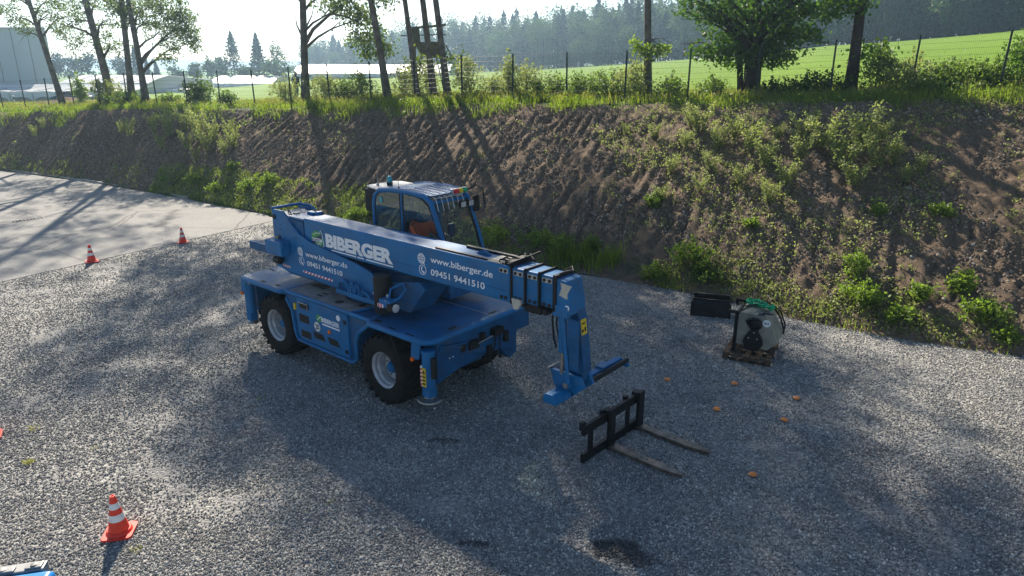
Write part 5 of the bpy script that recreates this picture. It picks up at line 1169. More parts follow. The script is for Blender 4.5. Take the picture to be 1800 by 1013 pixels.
def rel(pxb, dzf, items):
    """items (px,py,ddepth,rx,ry,rz,n) in photo pixels -> local blobs of a tree rooted at column pxb"""
    b = onfence(pxb, dzf); b.x = vert_at(pxb, b, 0); out = []
    for px, py, dd, rx, ry, rz, n in items:
        Y = b.y + dd; h = CAM_H - .0; u, v = (px - 900) / 1200, (py - 506.5) / 1200; z = Y / (cp - v * sp_)
        P = pix(px, py, z); out.append((P.x - b.x, P.y - b.y, P.z - b.z, rx, ry, rz, n))
    return out
hi = lambda x, y, z, rx, ry, rz, n: (x, y, z, rx, ry, rz, n)
T("leaning tree at far left in front of the warehouse corner", 113, 45, 14, .19, rel(113, 2.5, [(20, 20, 0, 1.2, 1.2, 1.3, 26), (95, 15, 0, 1.2, 1.2, 1.2, 24), (60, -10, 0, 2.2, 1.5, 1.2, 30), (45, 45, 0, .5, .6, .7, 7), (110, 45, 0, .9, .8, .6, 9)]) + [hi(-2, 0, 10.5, 3, 3, 2.5, 70)], 2.5, leafsize=.12, per=44, clump=.42)
T("tall leaning tree, second from the left, with a forked upper trunk", 200, 143, 15, .25, rel(200, 2.8, [(135, 45, 0, 1.1, 1.2, 1.3, 26), (130, 75, 0, .7, .8, .9, 14), (185, 60, 0, 1.0, 1., 1.2, 16), (190, 85, 0, .7, .7, .6, 9), (150, 0, 0, 2.2, 2, 1.3, 34)]) + [hi(-2, 0, 10.5, 3.2, 3, 3, 80)], 2.8, per=44, leafsize=.12, clump=.42)
T("straight trunked tree, third from the left", 233, 213, 15.5, .2, rel(233, 2.4, [(205, 25, 0, .9, 1, 1.2, 18), (240, 20, 0, 1.2, 1, 1.5, 22), (215, -5, 0, 1.6, 1.5, 1, 24)]) + [hi(0, 0, 11, 3.2, 3, 3, 90)], 2.4, per=44, leafsize=.12, clump=.42)
T("full crowned tree right of the leaning trio, its leaves hanging to the right", 258, 222, 15, .19, rel(258, 2.4, [(285, 35, 0, 1.5, 1.4, 1.5, 44), (315, 60, 0, 1.2, 1.2, 1.3, 34), (300, 88, 0, .7, .8, .7, 12), (340, 62, 0, .5, .5, .6, 9), (270, 5, 0, 2, 1.6, 1.3, 36), (320, 20, 0, 1.1, 1.2, 1.2, 24), (342, 88, 0, .2, .3, .3, 3), (290, 108, 0, .25, .3, .3, 3)]) + [hi(1.5, 0, 11, 3.4, 3, 3, 90)], 2.4, per=50, leafsize=.12, clump=.42)
b5 = onfence(536, 2.5)
def bp(px, py, Y): u, v = (px - 900) / 1200, (py - 506.5) / 1200; return pix(px, py, Y / (cp - v * sp_))
T("thick straight trunk with one arching branch to the right, behind the worker", 537, 531, 19, .2, rel(537, 2.5, [(585, 5, 0, .9, .9, .6, 10), (640, 45, 0, .7, .8, .7, 16), (655, 85, 0, .5, .6, .6, 10), (630, 70, 0, .5, .6, .5, 8), (620, 15, 0, 1.0, 1, .7, 16)]) + [hi(-4.0, 0, 11.2, 2.3, 2.4, 1.9, 80), hi(-5.2, .5, 14, 1.8, 2, 1.5, 40), hi(-2, 0, 15.2, 2.4, 2.4, 1.8, 60), hi(-.3, 0, 15.9, 2.6, 2.6, 1.8, 45), hi(-4.2, 0, 8.6, 1.8, 2, 1.3, 40), hi(-1, 0, 7.5, 2.2, 2.6, 1.2, 60), hi(.5, 0, 9.2, 3, 3, 1.6, 80), hi(-.5, .5, 12.3, 3.6, 3.6, 2.6, 130), hi(1, 0, 15.5, 3.2, 3.4, 2.6, 100)], 2.5, per=48, leafsize=.16, clump=.6,
  branches=[([bp(537, 75, b5.y), bp(550, 52, b5.y), bp(575, 30, b5.y), bp(600, 10, b5.y), bp(625, -12, b5.y)], .12), ([bp(582, 24, b5.y), bp(610, 30, b5.y), bp(640, 45, b5.y), bp(655, 70, b5.y)], .06), ([bp(530, 62, b5.y), bp(522, 45, b5.y), bp(519, 28, b5.y)], .06), ([bp(538, 48, b5.y), bp(548, 28, b5.y), bp(552, 8, b5.y)], .05), ([bp(528, 68, b5.y), bp(518, 64, b5.y), bp(510, 62, b5.y)], .02)])
T("slim trunk leaning left between two fence posts, small leafy twigs halfway up", 684, 650, 18, .18, rel(684, 2., [(676, 85, .3, .35, .4, .5, 6), (662, 60, .3, .25, .3, .4, 3), (672, -5, 0, .9, .9, .5, 10)]) + [hi(0, 0, 7.2, 2.4, 2.6, 1.2, 60), hi(0, 0, 9.2, 3, 3, 1.6, 90), hi(0, 0, 12.3, 3.2, 3.4, 2.6, 110), hi(-.5, 0, 15.5, 3.0, 3, 2.4, 80)], 2., per=48, leafsize=.16, clump=.6)
T("left trunk of the three standing by the hunting hide", 736, 711, 18, .13, [hi(-.5, 0, 7.0, 2.2, 2.6, 1.2, 60), hi(-.5, 0, 9.3, 2.8, 3, 1.8, 80), hi(-1, 0, 12.6, 2.6, 3, 2.4, 70), hi(-1, 0, 15.6, 2.6, 3, 2.2, 60)] + rel(736, 1.6, [(735, 110, .4, .35, .4, .5, 5)]), 1.6, per=44, leafsize=.16, clump=.6)
T("middle trunk of the three standing by the hunting hide", 764, 740, 19, .16, [hi(0, 0, 7.5, 2.4, 2.6, 1.2, 60), hi(0, 0, 10, 3, 3, 1.8, 80), hi(-1, 0, 13.2, 3, 3.2, 2.6, 90), hi(-.5, 0, 16.5, 2.8, 3, 2.2, 70)], 2.6, per=44, leafsize=.16, clump=.6)
T("right trunk of the three standing by the hunting hide", 789, 765, 18, .16, [hi(.6, 0, 7.0, 2.3, 2.6, 1.2, 60), hi(.8, 0, 9.4, 2.9, 3, 1.8, 90), hi(.8, 0, 12.6, 3.0, 3.2, 2.6, 100), hi(.3, 0, 15.8, 2.6, 3, 2.2, 60)] + rel(789, 2., [(795, 105, .3, .3, .4, .6, 5)]), 2.0, per=44, leafsize=.16, clump=.6)
T("lone bare trunk with a small tuft of pale leaves low down", 1139, 1140, 17, .16, rel(1139, 1.5, [(1140, 88, -.4, .9, .5, .25, 16), (1120, 80, -.3, .35, .3, .25, 5), (1160, 87, -.3, .35, .3, .2, 5)]) + [hi(0, 0, 15.5, 1.4, 1.6, 1.4, 24)], 1.5, nbr=5, leaf='leafWeed', per=26, clump=.28, leafsize=.14, name='bare_trunk_tree')
oak = rel(1318, 1.6, [(1300, 20, 0, 1.8, 1.8, 1.2, 70), (1380, 15, 0, 1.6, 1.6, 1.2, 60), (1330, 60, 0, 1.8, 1.6, 1.2, 76), (1385, 65, 0, 1.2, 1.2, 1.0, 46), (1270, 55, 0, .9, 1, .8, 26), (1250, 92, -.5, .9, .9, .35, 26), (1300, 100, 0, 1.0, 1, .5, 34), (1355, 105, 0, .9, .8, .5, 24), (1240, 5, 0, .9, .8, .7, 20), (1335, -20, 0, 3.0, 2.4, 1.2, 70), (1440, 10, 0, .6, .5, .5, 10), (1215, 10, 0, .7, .7, .6, 14), (1430, 60, 0, .35, .4, .3, 6), (1225, 80, -.4, .3, .3, .2, 4), (1365, -5, 0, 2.4, 2, 1.2, 60)]) + [hi(0, 0, 8.5, 3.2, 3.4, 2.6, 120), hi(1.5, 0, 11, 3, 3, 2.4, 90)]
T("broad leafy tree with several dark stems and a low dense crown over the fence", 1318, 1330, 12, .22, oak, 1.6, leaf='leafB', bark='barkdk', per=19, leafsize=.16, clump=.34, name='oak_tree', nbr=26,
  branches=[([onfence(1304, 1.6), bp(1300, 60, onfence(1304, 1.6).y), bp(1290, 10, onfence(1304, 1.6).y)], .14), ([onfence(1332, 1.8), bp(1340, 50, onfence(1332, 1.8).y), bp(1360, 0, onfence(1332, 1.8).y)], .13), ([onfence(1312, 1.8), bp(1316, 60, onfence(1312, 1.8).y), bp(1316, 0, onfence(1312, 1.8).y)], .11)])
T("dark trunk leaning right near the right side of the bank top", 1493, 1520, 13, .2, rel(1493, .9, [(1497, 2, 0, .5, .6, .4, 10), (1465, 8, 0, .5, .5, .4, 10), (1530, 95, .5, .5, .5, .5, 8)]) + [hi(.5, 0, 5.6, 2.8, 3, 1.2, 80), hi(1, 0, 8.0, 3, 3.2, 2.4, 120), hi(2, 0, 10.6, 3, 3, 2.2, 90)], .9, leaf='leafB', bark='barkdk', per=36, leafsize=.17, clump=.5)
# trees beyond the right edge of the frame that shade the bank
for (x, y, h, r, lab) in ((22.5, 25.5, 13, 3.2, "tree beyond the right edge, crown above the bank corner"), (23.5, 20.5, 14, 3.4, "tree further right along the bank top"), (27, 28, 14, 3.2, "tree set back behind the fence at far right")):
    z = float(htop(x, y)); tree("oak_tree", lab, (x, y, z), (x + .4, y, z + h), .26, [hi(0, 0, h * .62, r, r, 3, 170), hi(.5, 0, h * .85, r * .8, r * .8, 2.2, 90)], leaf='leafB', bark='barkdk', per=30, leafsize=.2, clump=.6)

# ------------------------------------------------------------------ shrubs, saplings
def shrub(name, label, x, y, z, w_, h, mt_='leafBush', per=30, leafsize=.10, group=None, ncl=None, clump=.2, cat="bush"):
    t = thing(name, label, cat, (x, y, z), random.uniform(0, 6), group); ncl = ncl or int(14 + 26 * w_ * h); top_shoots = []
    C_ = blob_clumps([(0, 0, h * .5, w_ * .5, w_ * .5, h * .5, ncl), (random.uniform(-.2, .2) * w_, 0, h * .7, w_ * .3, w_ * .3, h * .36, ncl // 3)])
    for k in range(int(4 + 5 * w_)):
        a = random.uniform(0, 2 * pi); r_ = random.uniform(0, w_ * .5); hh = h * random.uniform(.9, 1.35) * (1 - .35 * r_ / (w_ * .5))
        for f in np.linspace(.35, 1, 6): top_shoots.append((r_ * cos(a) * (.6 + .55 * f), r_ * sin(a) * (.6 + .55 * f), hh * f))
    P2 = clump_points(top_shoots, [(.07, .07, .08)] * len(top_shoots), [int(per * .3)] * len(top_shoots))
    P = clump_points(C_, [(clump * random.uniform(.6, 1.3),) * 3 for _ in C_], [int(per * random.uniform(.5, 1.4)) for _ in C_]); P = np.concatenate([P, P2]); P[:, 2] = np.abs(P[:, 2])
    V, F = leaf_arrays(P, leafsize, .2, -.2); npmesh("foliage", V, F, M[mt_], t)
    bm = nb()
    for k in range(6):
        c = C_[random.randrange(len(C_))]; tube(bm, [(c[0] * .1, c[1] * .1, -.05), (c[0] * .5, c[1] * .5, c[2] * .55), tuple(c)], [.02, .013, .005], 5)
    obj("stems", bm, M['bark'], t); return t
random.seed(21); rng = np.random.default_rng(5)
# bushes just behind the fence: (px, past fence, width, height, material, label)
bushes = [(345, 1.0, 2.0, 1.7, 'leafBush', "dense dark green bush behind the fence left of the polytunnel"), (188, 1.5, 2.2, 1.8, 'leafPale', "pale flowering bush behind the leaning trunks"), (136, 3.0, .9, 2.2, 'leafWeed', "thin yellow green sapling beside the leftmost tree"),
          (395, .9, 1.3, .9, 'leafBush', "low dark bush behind the fence right of the dense bush"), (290, 2.5, 1.6, .7, 'leafBush', "low bush behind the fence right of the leaning trees"), (215, 1.4, 3.4, .9, 'leafBush', "dark bush at the foot of the leaning trunks"),
          (500, 2.2, 1.8, 1.5, 'leafPale', "pale bush left of the standing worker"), (575, 1.6, 2.2, 1.6, 'leafPale', "airy pale bush right of the thick straight trunk"), (632, 1.6, 2.0, 1.7, 'leafBush', "dark rounded bush behind the fence near the slim leaning trunk"),
          (606, 1.2, 1.4, 1.2, 'leafBush', "small green bush left of the dark rounded one"), (712, 1.8, 1.8, 1.9, 'leafPale', "tall pale bush left of the hunting hide trunks"), (750, 3., 1.6, 2.0, 'leafPale', "pale bush under the hunting hide"), (825, 1.4, 1.5, 2.1, 'leafPale', "upright pale willow bush right of the hunting hide"),
          (868, 1.5, 1.4, 1.2, 'leafPale', "small pale bush between two fence posts"), (893, 1.0, 1.0, 2.0, 'leafPale', "slender pale bush touching a fence post"), (925, 1.2, 2.0, 1.7, 'leafPale', "rounded pale bush right of the slender one"),
          (975, 1.3, 1.8, 1.2, 'leafBush', "low dark bramble bush left of a fence post"), (1022, 1.3, 1.8, 1.15, 'leafBush', "low bramble bush in the middle of the fence line"), (1075, 1.4, 1.9, 1.35, 'leafBush', "bramble bush left of the lone bare trunk"),
          (1118, 1.0, 2.0, 1.6, 'leafPale', "greyish bramble heap at the foot of the lone bare trunk"), (1180, 1.0, 1.6, 1.0, 'leafBush', "small bramble heap right of the lone bare trunk"), (1250, .9, 1.3, .9, 'leafBush', "small dark bush left of the broad leafy tree"),
          (1380, .5, 2.0, .8, 'leafB', "dark low bush right of the broad leafy tree's stems"), (1440, .4, 2.2, 1.0, 'leafB', "dark low bush beyond the fence left of the leaning dark trunk"), (1540, .9, 1.4, 1.8, 'leafBush', "upright bush right of the leaning dark trunk"),
          (1600, .4, 2.2, 1.4, 'leafPale', "arching bramble bush against the right part of the fence"), (1680, .4, 2.2, 1.3, 'leafBush', "wide bramble bush left of the last fence post"), (1650, -.5, 2.4, .8, 'leafBush', "low weedy bush in front of the right fence"), (1745, .3, 1.4, 1.1, 'leafBush', "green bush at the last fence post"), (1795, .6, 1.6, 1.9, 'leafB', "leafy bush cut by the right border at the bank top")]
for px, df, w_, h, mt_, lab in bushes:
    p = onfence(px, df); far = px < 450; shrub("bush", lab, p.x, p.y, p.z - .05, w_, h * .9, mt_, 24, .12 if far else .10, None, int(14 + 14 * w_ * h), .22)
def on_bank(px, py):
    """intersect the photo ray with the bank"""
    u, v = (px - 900) / 1200, (py - 506.5) / 1200; z = np.linspace(9, 60, 3000); X = u * z; Y = z * (cp - v * sp_); Z = CAM_H - z * (sp_ + v * cp)
    yt = np.interp(X, TOE[:, 0], TOE[:, 1]); hh = np.where(Y > yt - .5, hbank(X, Y, False), 0); i = int(np.argmax(Z < hh)); return Vector((X[i], Y[i], float(hbank(X[i], Y[i]))))
# saplings on the sunny part of the bank
sap = [(1230, 235, .9), (1262, 262, .8), (1290, 245, .7), (1205, 260, .6), (1320, 270, .9), (1345, 300, .8), (1410, 245, .9), (1440, 268, 1.1), (1470, 280, .9), (1512, 262, 1.3), (1540, 300, .9), (1570, 290, .7), (1180, 300, .6), (1150, 240, .5),
       (1380, 330, .7), (1500, 330, .8), (1590, 320, .6), (1350, 360, .7), (1230, 340, .5), (1480, 300, 1.0), (1300, 320, .6), (1160, 350, .5), (1405, 290, .8), (1250, 300, .6), (1365, 250, .6), (1425, 225, .6), (1215, 225, .6), (1545, 250, .7), (1330, 240, .6), (1620, 300, .5), (1100, 235, .4)]
proto = None
protos = []
for k in range(4):
    t = thing("willow_sapling", "pale green leafy sapling growing on the sunlit upper bank", "sapling", (0, 0, -50), 0, "saplings on the sunlit bank"); protos.append(t); C_ = []
    bm = nb()
    for s_ in range(random.randint(6, 9)):
        a = random.uniform(0, 2 * pi); L = random.uniform(.6, 1.05); q = Vector((cos(a) * .38 * L, sin(a) * .38 * L, L)); tube(bm, [(0, 0, -.05), q * .5 + Vector((0, 0, .08)), q], [.012, .008, .003], 4)
        for j in range(9): f = .2 + .8 * j / 8; C_.append(q * f + Vector((0, 0, .08 * (1 - abs(2 * f - 1)))))
    obj("stems", bm, M['bark'], t)
    P = clump_points([tuple(c) for c in C_], [(.10, .10, .09)] * len(C_), [int(15 * (1.2 - c.z * .5)) for c in C_]); P[:, 2] = np.abs(P[:, 2]); V, F = leaf_arrays(P, .062, .1, -.3); npmesh("foliage", V, F, M['leafPale'], t)
for i, (px, py, s) in enumerate(sap):
    t = protos[i] if i < 4 else copy_tree(protos[i % 4]); p = on_bank(px, py); t.location = p; t.scale = (s * 1.25 * random.uniform(.9, 1.2),) * 2 + (s * random.uniform(.9, 1.2),); t.rotation_euler = (0, 0, random.uniform(0, 6))
# yellowish shoots on the left crest
sap2 = [(270, 230, .7), (300, 245, .9), (325, 235, 1.), (350, 250, 1.1), (375, 245, .8), (405, 240, .6), (330, 265, .7), (230, 245, .7), (215, 232, .5), (410, 262, .7), (365, 268, .8), (395, 275, .6), (75, 225, .5), (60, 240, .5), (285, 262, .6), (345, 285, .5)]
g2 = []
for i, (px, py, s) in enumerate(sap2):
    t = copy_tree(protos[(i + 1) % 4]); p = on_bank(px, py); t.location = p; t.scale = (s * 1.3, s * 1.3, s * 1.5); t.rotation_euler = (0, 0, random.uniform(0, 6)); t['label'] = "yellowish shoots growing just below the left crest of the bank"; t['group'] = "shoots below the left crest"
# weeds at the foot of the bank
weeds = [(290, 318, 1.3, .7, "bright weed patch at the bank foot, leftmost of the left cluster"), (345, 322, 1.1, .75, "bright weed clump above the kerb's end"), (385, 335, 1.2, .7, "bright weed clump right of the kerb's end"), (410, 300, .6, .7, "taller weed standing above the left cluster"), (440, 330, 1.1, .7, "green weed clump near the shaded strip"), (470, 325, 1.1, .9, "dark edged weed clump left of the telehandler's tail"),
         (625, 385, .9, .7, "yellow green weed clump behind the boom left of the cab"), (650, 375, .8, .6, "small weed clump touching the cab's rear"), (870, 425, 1.3, 1.0, "dark shaded bush beside the cab windscreen"), (940, 430, 1.4, .9, "shaded bush behind the boom tip"), (985, 440, 1.2, .8, "shaded weed clump at the bank foot right of the boom"), (1040, 435, .6, .6, "bright young shoot above the tall grass"),
         (1150, 360, .8, .7, "dark green weed in the middle of the bank"), (1215, 460, 1.5, 1.1, "large green weed bush at the bank foot behind the black box"), (1240, 490, 1.3, .8, "weed bush just behind the black box"), (1150, 490, 1.1, .7, "greyish weed clump left of the black box"), (1500, 480, .7, 1.1, "tall bright weed standing alone on the lower right bank"), (1510, 530, 1.3, .9, "bushy weed at the foot of the lower right bank"), (1690, 510, .9, .8, "bright weed right of the tall lone one"),
         (1720, 560, 1.3, .8, "leafy weed patch at the gravel edge far right"), (1580, 560, .9, .5, "low weed at the gravel edge"), (1620, 525, .8, .6, "small weed on the lower right bank"), (1545, 375, .5, .4, "small bright weed in the middle of the right bank"), (1655, 380, .6, .4, "weed on the shade edge at right"), (1770, 600, .8, .5, "weed at the gravel edge near the right border"), (1320, 400, .5, .4, "small weed in the middle of the bank above the pallet")]
for px, py, w_, h, lab in weeds:
    p = on_bank(px, py); shrub("weed_clump", lab, p.x, p.y, p.z - .05, w_ * .85, h * .55, 'leafWeed' if px not in (1150, 1240) else 'leafBush', 22, .075, None, int(8 + 18 * w_ * h), .12, "weed")

# ------------------------------------------------------------------ grass and ground cover (stuff)
def blades(name, P, h, w_, mt_, lean=.35):
    n = len(P); a = rng.uniform(0, 2 * pi, n); L = h * rng.uniform(.5, 1.3, n); d = np.stack([np.cos(a), np.sin(a), np.zeros(n)], 1); s = np.stack([-np.sin(a), np.cos(a), np.zeros(n)], 1)
    ln = (lean * rng.random(n) * L)[:, None]; W_ = (w_ * rng.uniform(.7, 1.3, n))[:, None]; up = np.array([0, 0, 1.])
    V = np.stack([P - s * W_, P + s * W_, P + d * ln * .35 + up * L[:, None] * .6 + s * W_ * .7, P + d * ln + up * L[:, None]], 1).reshape(-1, 3)
    o = npmesh(name, V, np.arange(n * 4).reshape(-1, 4), mt_); return tag(o, kind='stuff')
def strip(n, x0, x1, s0, s1):
    X = rng.uniform(x0, x1, n); s = rng.uniform(s0, s1, n); Y = yfX(X) + s
    m = fbm(X * .8, Y * .8, 3) > rng.uniform(.25, .6, n) + np.clip(-1.6 - s, 0, 1) * .25; X, Y = X[m], Y[m]
    Z = np.where(Y < yfX(X) + .5, hbank(X, Y), htop(X, Y)); return np.stack([X, Y, Z - .02], 1)
P = np.concatenate([strip(64000, -12, 19, -2.8, 4.5), strip(44000, -46, -10, -2.8, 5)])
tag(blades("crest_grass", P, .30, .011, M['grass']), "long green grass growing along the top of the bank", "grass")
P = np.concatenate([strip(20000, -14, 19, -1.2, 4.8), strip(14000, -46, -10, -1.2, 5)])
tag(blades("dry_grass", P, .42, .009, M['grassdry'], .5), "pale dry grass stalks among the green grass on the bank top", "grass")
# leafy herbs in the crest strip
P = strip(6500, -46, 19, -3.2, 4.2); P = np.repeat(P, 9, 0) + rng.normal(size=(len(P) * 9, 3)) * (.1, .1, .09) + (0, 0, .22)
V, F = leaf_arrays(P, .09, .3); tag(npmesh("crest_herbs", V, F, M['leafWeed']), "leafy herbs mixed in the grass of the bank top", "herbs", kind='stuff')
# scattered cover on the bank
def bank_pts(n, x0, x1, t0, t1, thr=.5, sc=.7):
    X = rng.uniform(x0, x1, n); t = rng.uniform(t0, t1, n); yt = np.interp(X, TOE[:, 0], TOE[:, 1]); Y = yt + (yfX(X) - 1.5 - yt) * t
    m = fbm(X * sc + 7, Y * sc + 2, 3) > rng.uniform(thr - .12, thr + .1, n); X, Y = X[m], Y[m]; return np.stack([X, Y, hbank(X, Y)], 1)
P = np.concatenate([bank_pts(9000, 3, 20, .05, 1., .44), bank_pts(3500, -45, 3, .0, 1., .56), bank_pts(2500, -2, 18, 0, .15, .45), bank_pts(1600, -17, -5, 0, .25, .35)])
P = np.repeat(P, 7, 0); P = P + rng.normal(size=P.shape) * (.06, .06, .04) + (0, 0, .05)
V, F = leaf_arrays(P, .06, .8); tag(npmesh("bank_weeds", V, F, M['leafPale']), "small pale leafed weeds scattered over the soil of the bank", "weeds", kind='stuff')
P = np.concatenate([bank_pts(9000, -17, -5, 0, .28, .32), bank_pts(2500, -1.5, 4.5, -.02, .05, .5), bank_pts(2500, 5, 19, -.02, .10, .55), bank_pts(3000, -45, -17, 0, .2, .4)])
tag(blades("toe_grass", P, .13, .009, M['grass'], .5), "grass growing along the foot of the bank", "grass")
c_ = [on_bank(985, 455), on_bank(1065, 462), on_bank(1020, 458)]; P = np.concatenate([np.array(c)[None] + rng.normal(size=(260, 3)) * (.26, .16, 0) for c in c_]); P[:, 2] = np.maximum(hbank(P[:, 0], P[:, 1]), 0)
tag(blades("tall_grass", P, .36, .009, M['grass'], .3), "tall bright grass at the bank foot beyond the boom tip", "grass")
# tufts on the gravel
for i, (q, n, h, lab) in enumerate((((50, 815), 36, .08, "small yellow green grass tuft growing in the gravel at left"), ((60, 755), 18, .07, "thin grass wisp in the gravel near the left border"), ((583, 885), 14, .05, "tiny grass sprig in shaded gravel at bottom centre"), ((455, 702), 16, .06, "tiny weed in the gravel left of the rear wheel"), ((162, 790), 12, .05, "tiny brownish tuft in the gravel at left"), ((235, 968), 30, .05, "small tuft by the nearest cone"))):
    c = gpix(*q); P = np.array(c)[None] + rng.normal(size=(n, 3)) * (.045, .045, 0); o = blades("grass_tuft", P, h, .0035, M['grassdry'], .9); del o['kind']; tag(o, lab, "grass tuft")

# loose stones on the yard and clods on the bank: instanced on points
def scatter(name, P, S, src_me, mt_, label, cat):
    me = bpy.data.meshes.new(name); n = len(P); me.vertices.add(n); me.vertices.foreach_set("co", P.astype(np.float32).ravel())
    a = me.attributes.new("size", 'FLOAT', 'POINT'); a.data.foreach_set("value", S.astype(np.float32))
    rr = rng.uniform(0, 6.28, (n, 3)).astype(np.float32); a = me.attributes.new("turn", 'FLOAT_VECTOR', 'POINT'); a.data.foreach_set("vector", rr.ravel())
    me.materials.append(mt_)
    o = link(bpy.data.objects.new(name, me)); ng = bpy.data.node_groups.new(name, 'GeometryNodeTree')
    ng.interface.new_socket("Geometry", in_out='INPUT', socket_type='NodeSocketGeometry'); ng.interface.new_socket("Geometry", in_out='OUTPUT', socket_type='NodeSocketGeometry')
    N, L = ng.nodes, ng.links; gi, go = N.new("NodeGroupInput"), N.new("NodeGroupOutput"); ip = N.new("GeometryNodeInstanceOnPoints")
    ico = N.new("GeometryNodeMeshIcoSphere"); ico.inputs["Radius"].default_value = .5; ico.inputs["Subdivisions"].default_value = 1
    sm = N.new("GeometryNodeSetMaterial"); sm.inputs["Material"].default_value = mt_
    tf = N.new("GeometryNodeTransform"); tf.inputs["Scale"].default_value = (1, .78, .62)
    L.new(ico.outputs[0], tf.inputs[0]); L.new(tf.outputs[0], sm.inputs[0]); L.new(gi.outputs[0], ip.inputs["Points"]); L.new(sm.outputs[0], ip.inputs["Instance"])
    a1 = N.new("GeometryNodeInputNamedAttribute"); a1.data_type = 'FLOAT'; a1.inputs[0].default_value = "size"; L.new(a1.outputs[0], ip.inputs["Scale"])
    a2 = N.new("GeometryNodeInputNamedAttribute"); a2.data_type = 'FLOAT_VECTOR'; a2.inputs[0].default_value = "turn"
    L.new(a2.outputs[0], ip.inputs["Rotation"]); L.new(ip.outputs[0], go.inputs[0])
    md = o.modifiers.new("scatter", 'NODES'); md.node_group = ng; return tag(o, label, cat, kind='stuff')
n = 520000
Yd = 4.6 + (rng.random(n) ** 1.5) * 21; Xd = rng.uniform(-1, 1, n) * (Yd * .86 + 1)
yt = np.interp(Xd, TOE[:, 0], TOE[:, 1]); side_ = (Xd - A0.x) * (A1.y - A0.y) - (Yd - A0.y) * (A1.x - A0.x)
m = (Yd < yt + .15) & (side_ > -7.5 * rng.random(len(Xd)) ** 6 * 2); Xd, Yd = Xd[m], Yd[m]; m2 = fbm(Xd * 1.3, Yd * 1.3, 3) > rng.uniform(.1, .5, len(Xd)); Xd, Yd = Xd[m2], Yd[m2]
S = rng.uniform(.018, .040, len(Xd)) * (1 + (rng.random(len(Xd)) > .97) * .5)
scatter("gravel_stones", np.stack([Xd, Yd, S * .12], 1), S, None, M['stone'], "loose grey crushed stones covering the yard", "gravel")
P = np.concatenate([bank_pts(170000, -30, 18, .0, .98, .42, 1.3)]); S = .028 + .09 * rng.random(len(P)) ** 2 * (1 + (rng.random(len(P)) > .96) * .7)
scatter("soil_clods", P, S, None, M['clod'], "crumbly clods of brown soil covering the bank", "soil")

# ------------------------------------------------------------------ far trees and forest
def conifer_pts(h, r, n, ragged=.3):
    t = rng.random(n) ** .75; lay = np.floor(t * 13) / 13 + rng.normal(0, .028, n); rr = r * (1 - lay) ** .85 * np.sqrt(rng.random(n)) * (1 + ragged * np.sin(lay * 90)); a = rng.uniform(0, 2 * pi, n)
    return np.stack([rr * np.cos(a), rr * np.sin(a), h * (.06 + .94 * lay) - rr * .18], 1)
def broad_pts(h, r, n):
    k = 22; C_ = blob_clumps([(0, 0, h * .6, r, r, h * .38, k)]); c = C_[rng.integers(0, k, n)]; return c + rng.normal(size=(n, 3)) * (r * .24, r * .24, h * .07)
def far_mesh(items, leaf):
    """items: (x,y,z,h,r,kind,n)"""
    A_, B_ = [], []
    for x, y, z, h, r, kind, n in items:
        P = (conifer_pts if kind == 0 else broad_pts)(h, r, n) + (x, y, z); (A_ if kind == 0 else B_).append(P)
    return A_, B_
def forest_at(px, back):
    u = (px - 900) / 1200 * .952; Y = float(np.interp(u, FU, FY)) + back; X = u * Y; return X, Y, float(htop(X, Y))
IA, IB, trunks = [], [], nb()
for row, (back, cnt) in enumerate(((5, 84), (13, 78), (22, 74), (34, 70), (48, 60))):
    for i in range(cnt):
        px = 540 + (2050 - 540) * (i + random.uniform(-.3, .8)) / cnt
        x, y, z = forest_at(px, back + random.uniform(-4, 4)); h = random.uniform(16.5, 21.5) * (.8 if row == 0 else 1.); kind = 1 if random.random() < (.7 if row == 0 else .55) else 0
        if px < 760: h *= .72 + .28 * (px - 540) / 220
        r = h * (.23 if kind == 0 else .25) * random.uniform(.85, 1.2); n = 1400 if row < 2 else 1000
        (IA if kind == 0 else IB).append(((conifer_pts if kind == 0 else broad_pts)(h, r, n)) + (x, y, z))
        tube(trunks, [(x, y, z - .5), (x, y, z + h * .8)], [.28, .08], 5)
for i in range(150):
    px = 520 + 1500 * i / 150; x, y, z = forest_at(px, random.uniform(8, 14)); IB.append(broad_pts(7, 3.6, 500) * (1, 1, .8) + (x, y, z - .6))
V, F = leaf_arrays(np.concatenate(IA), .68, .4, .5); fo = tag(npmesh("forest", V, F, M['far1']), "dark spruce wood forming the skyline beyond the green field", "forest", kind='stuff')
V, F = leaf_arrays(np.concatenate(IB), .7, .2, 0.); o = npmesh("broadleaf_crowns", V, F, M['far2'], fo)
obj("forest_trunks", trunks, M['barkdk'], fo)
def lone(name, label, px, yb, yt_, z, kind, n, wpx, mt_):
    b = pix(px, yb, z); g = float(htop(b.x, b.y)); t = pix(px, yt_, z); h = t.z - g; r = wpx / 2 / 1200 * z
    o = thing(name, label, "tree", (b.x, b.y, g)); P = (conifer_pts if kind == 0 else broad_pts)(h, r, n); V, F = leaf_arrays(P, max(.35, z / 1200 * 4.0), .4, .5 if kind == 0 else 0); npmesh("crown", V, F, M[mt_], o)
    bm = nb(); tube(bm, [(0, 0, -.3), (0, 0, h * .9)], [h * .014, .04], 6); obj("trunk", bm, M['barkdk'], o); return o
lone("spruce_tree", "open branched spruce standing alone left of the denser spruce", 414, 140, 56, 170, 0, 1500, 52, 'far1')
lone("spruce_tree", "dense narrow spruce right of the open branched one", 457, 140, 58, 170, 0, 2600, 40, 'far1')
lone("birch_tree", "thin pale birch right of the two spruces", 490, 140, 70, 175, 1, 500, 30, 'far2')
lone("round_tree", "rounded green tree below the thin birch", 490, 150, 102, 160, 1, 1200, 40, 'far2')
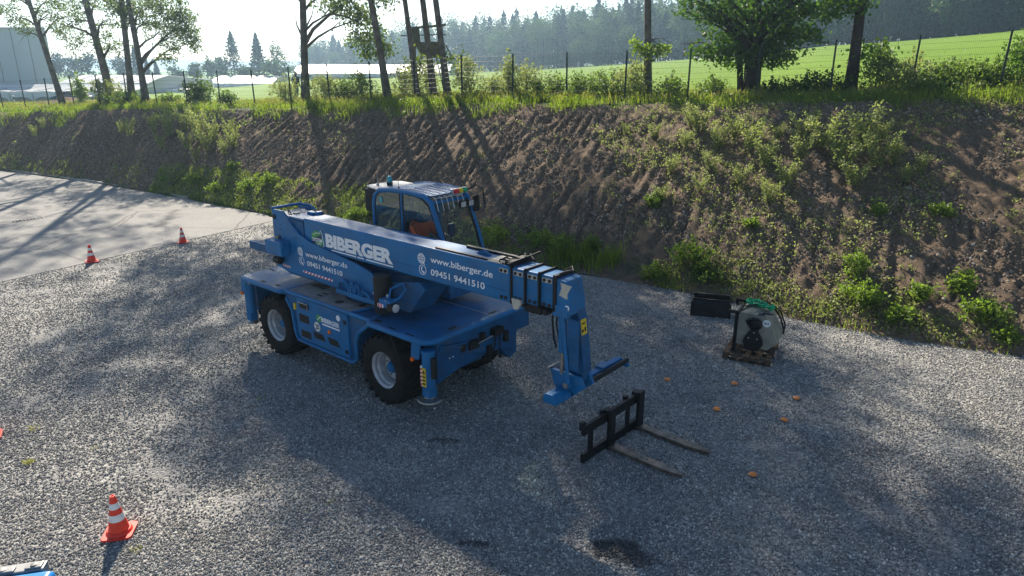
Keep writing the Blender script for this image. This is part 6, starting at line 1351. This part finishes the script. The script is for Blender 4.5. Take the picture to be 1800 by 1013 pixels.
for px, yt_, k, w_, lab in ((100, 92, 1, 34, "rounded tree right of the warehouse corner"), (130, 98, 1, 36, "rounded tree behind the second leaning trunk"), (158, 92, 1, 34, "dark rounded tree above the white roof"), (188, 96, 0, 26, "dark spruce behind the fork of the leaning trunks"), (243, 80, 0, 22, "tall spruce seen between the two straight trunks"), (278, 108, 0, 20, "short dark spruce right of the white roof"), (262, 102, 0, 18, "small spruce left of the short dark one"), (310, 118, 1, 30, "low round tree above the grey white polytunnel"), (345, 112, 1, 30, "low tree above the dense fence bush"), (372, 98, 1, 24, "thin upright tree left of the spruces"), (392, 100, 1, 24, "thin tree touching the open branched spruce"), (218, 100, 1, 30, "round tree behind the third trunk"), (432, 116, 1, 30, "low tree between the two spruces")):
    lone("background_tree", lab, px, 145, yt_, 175, k, 900, w_, 'far1' if k == 0 else ('far2' if px > 300 else 'far1'))
for px, back, h, lab in ((880, -6, 13, "light green round tree at the forest edge, leftmost of the pale ones"), (955, -6, 15, "tall light green tree at the forest edge in the middle"), (1020, -8, 9, "small light green tree at the forest edge"), (1050, -6, 13, "pale green round crowned tree at the forest edge"), (1100, -6, 11, "light green tree left of the lone bare trunk at the forest edge"), (1200, -5, 14, "large light green tree right of the lone bare trunk at the forest edge"), (590, -4, 9, "low bushy tree behind the polytunnel's left end"), (640, -4, 11, "bushy tree behind the polytunnel's middle"), (700, -4, 11, "green tree behind the hunting hide")):
    x, y, z = forest_at(px, back); o = thing("forest_edge_tree", lab, "tree", (x, y, z)); V, F = leaf_arrays(broad_pts(h, h * .32, 1500), .6, .2); npmesh("crown", V, F, M['far2'], o); bm = nb(); tube(bm, [(0, 0, -.3), (0, 0, h * .6)], [.3, .1], 6); obj("trunk", bm, M['barkdk'], o)

# ------------------------------------------------------------------ haze
HAZE = True
if HAZE:
    bm = nb(); box(bm, -900, 700, -90, 1000, -3, 46); hzo = obj("haze", bm, None, smooth=0); hzo['kind'] = 'stuff'; hzo['label'] = "thin blue morning haze over the fields"
    m = bpy.data.materials.new("haze_air"); m.use_nodes = True; n_ = m.node_tree.nodes; n_.remove(n_["Principled BSDF"])
    v = n_.new("ShaderNodeVolumePrincipled"); v.inputs["Color"].default_value = (.50, .74, 1, 1); v.inputs["Density"].default_value = .0007; v.inputs["Anisotropy"].default_value = .6
    m.node_tree.links.new(v.outputs[0], n_["Material Output"].inputs["Volume"]); hzo.data.materials.append(m)
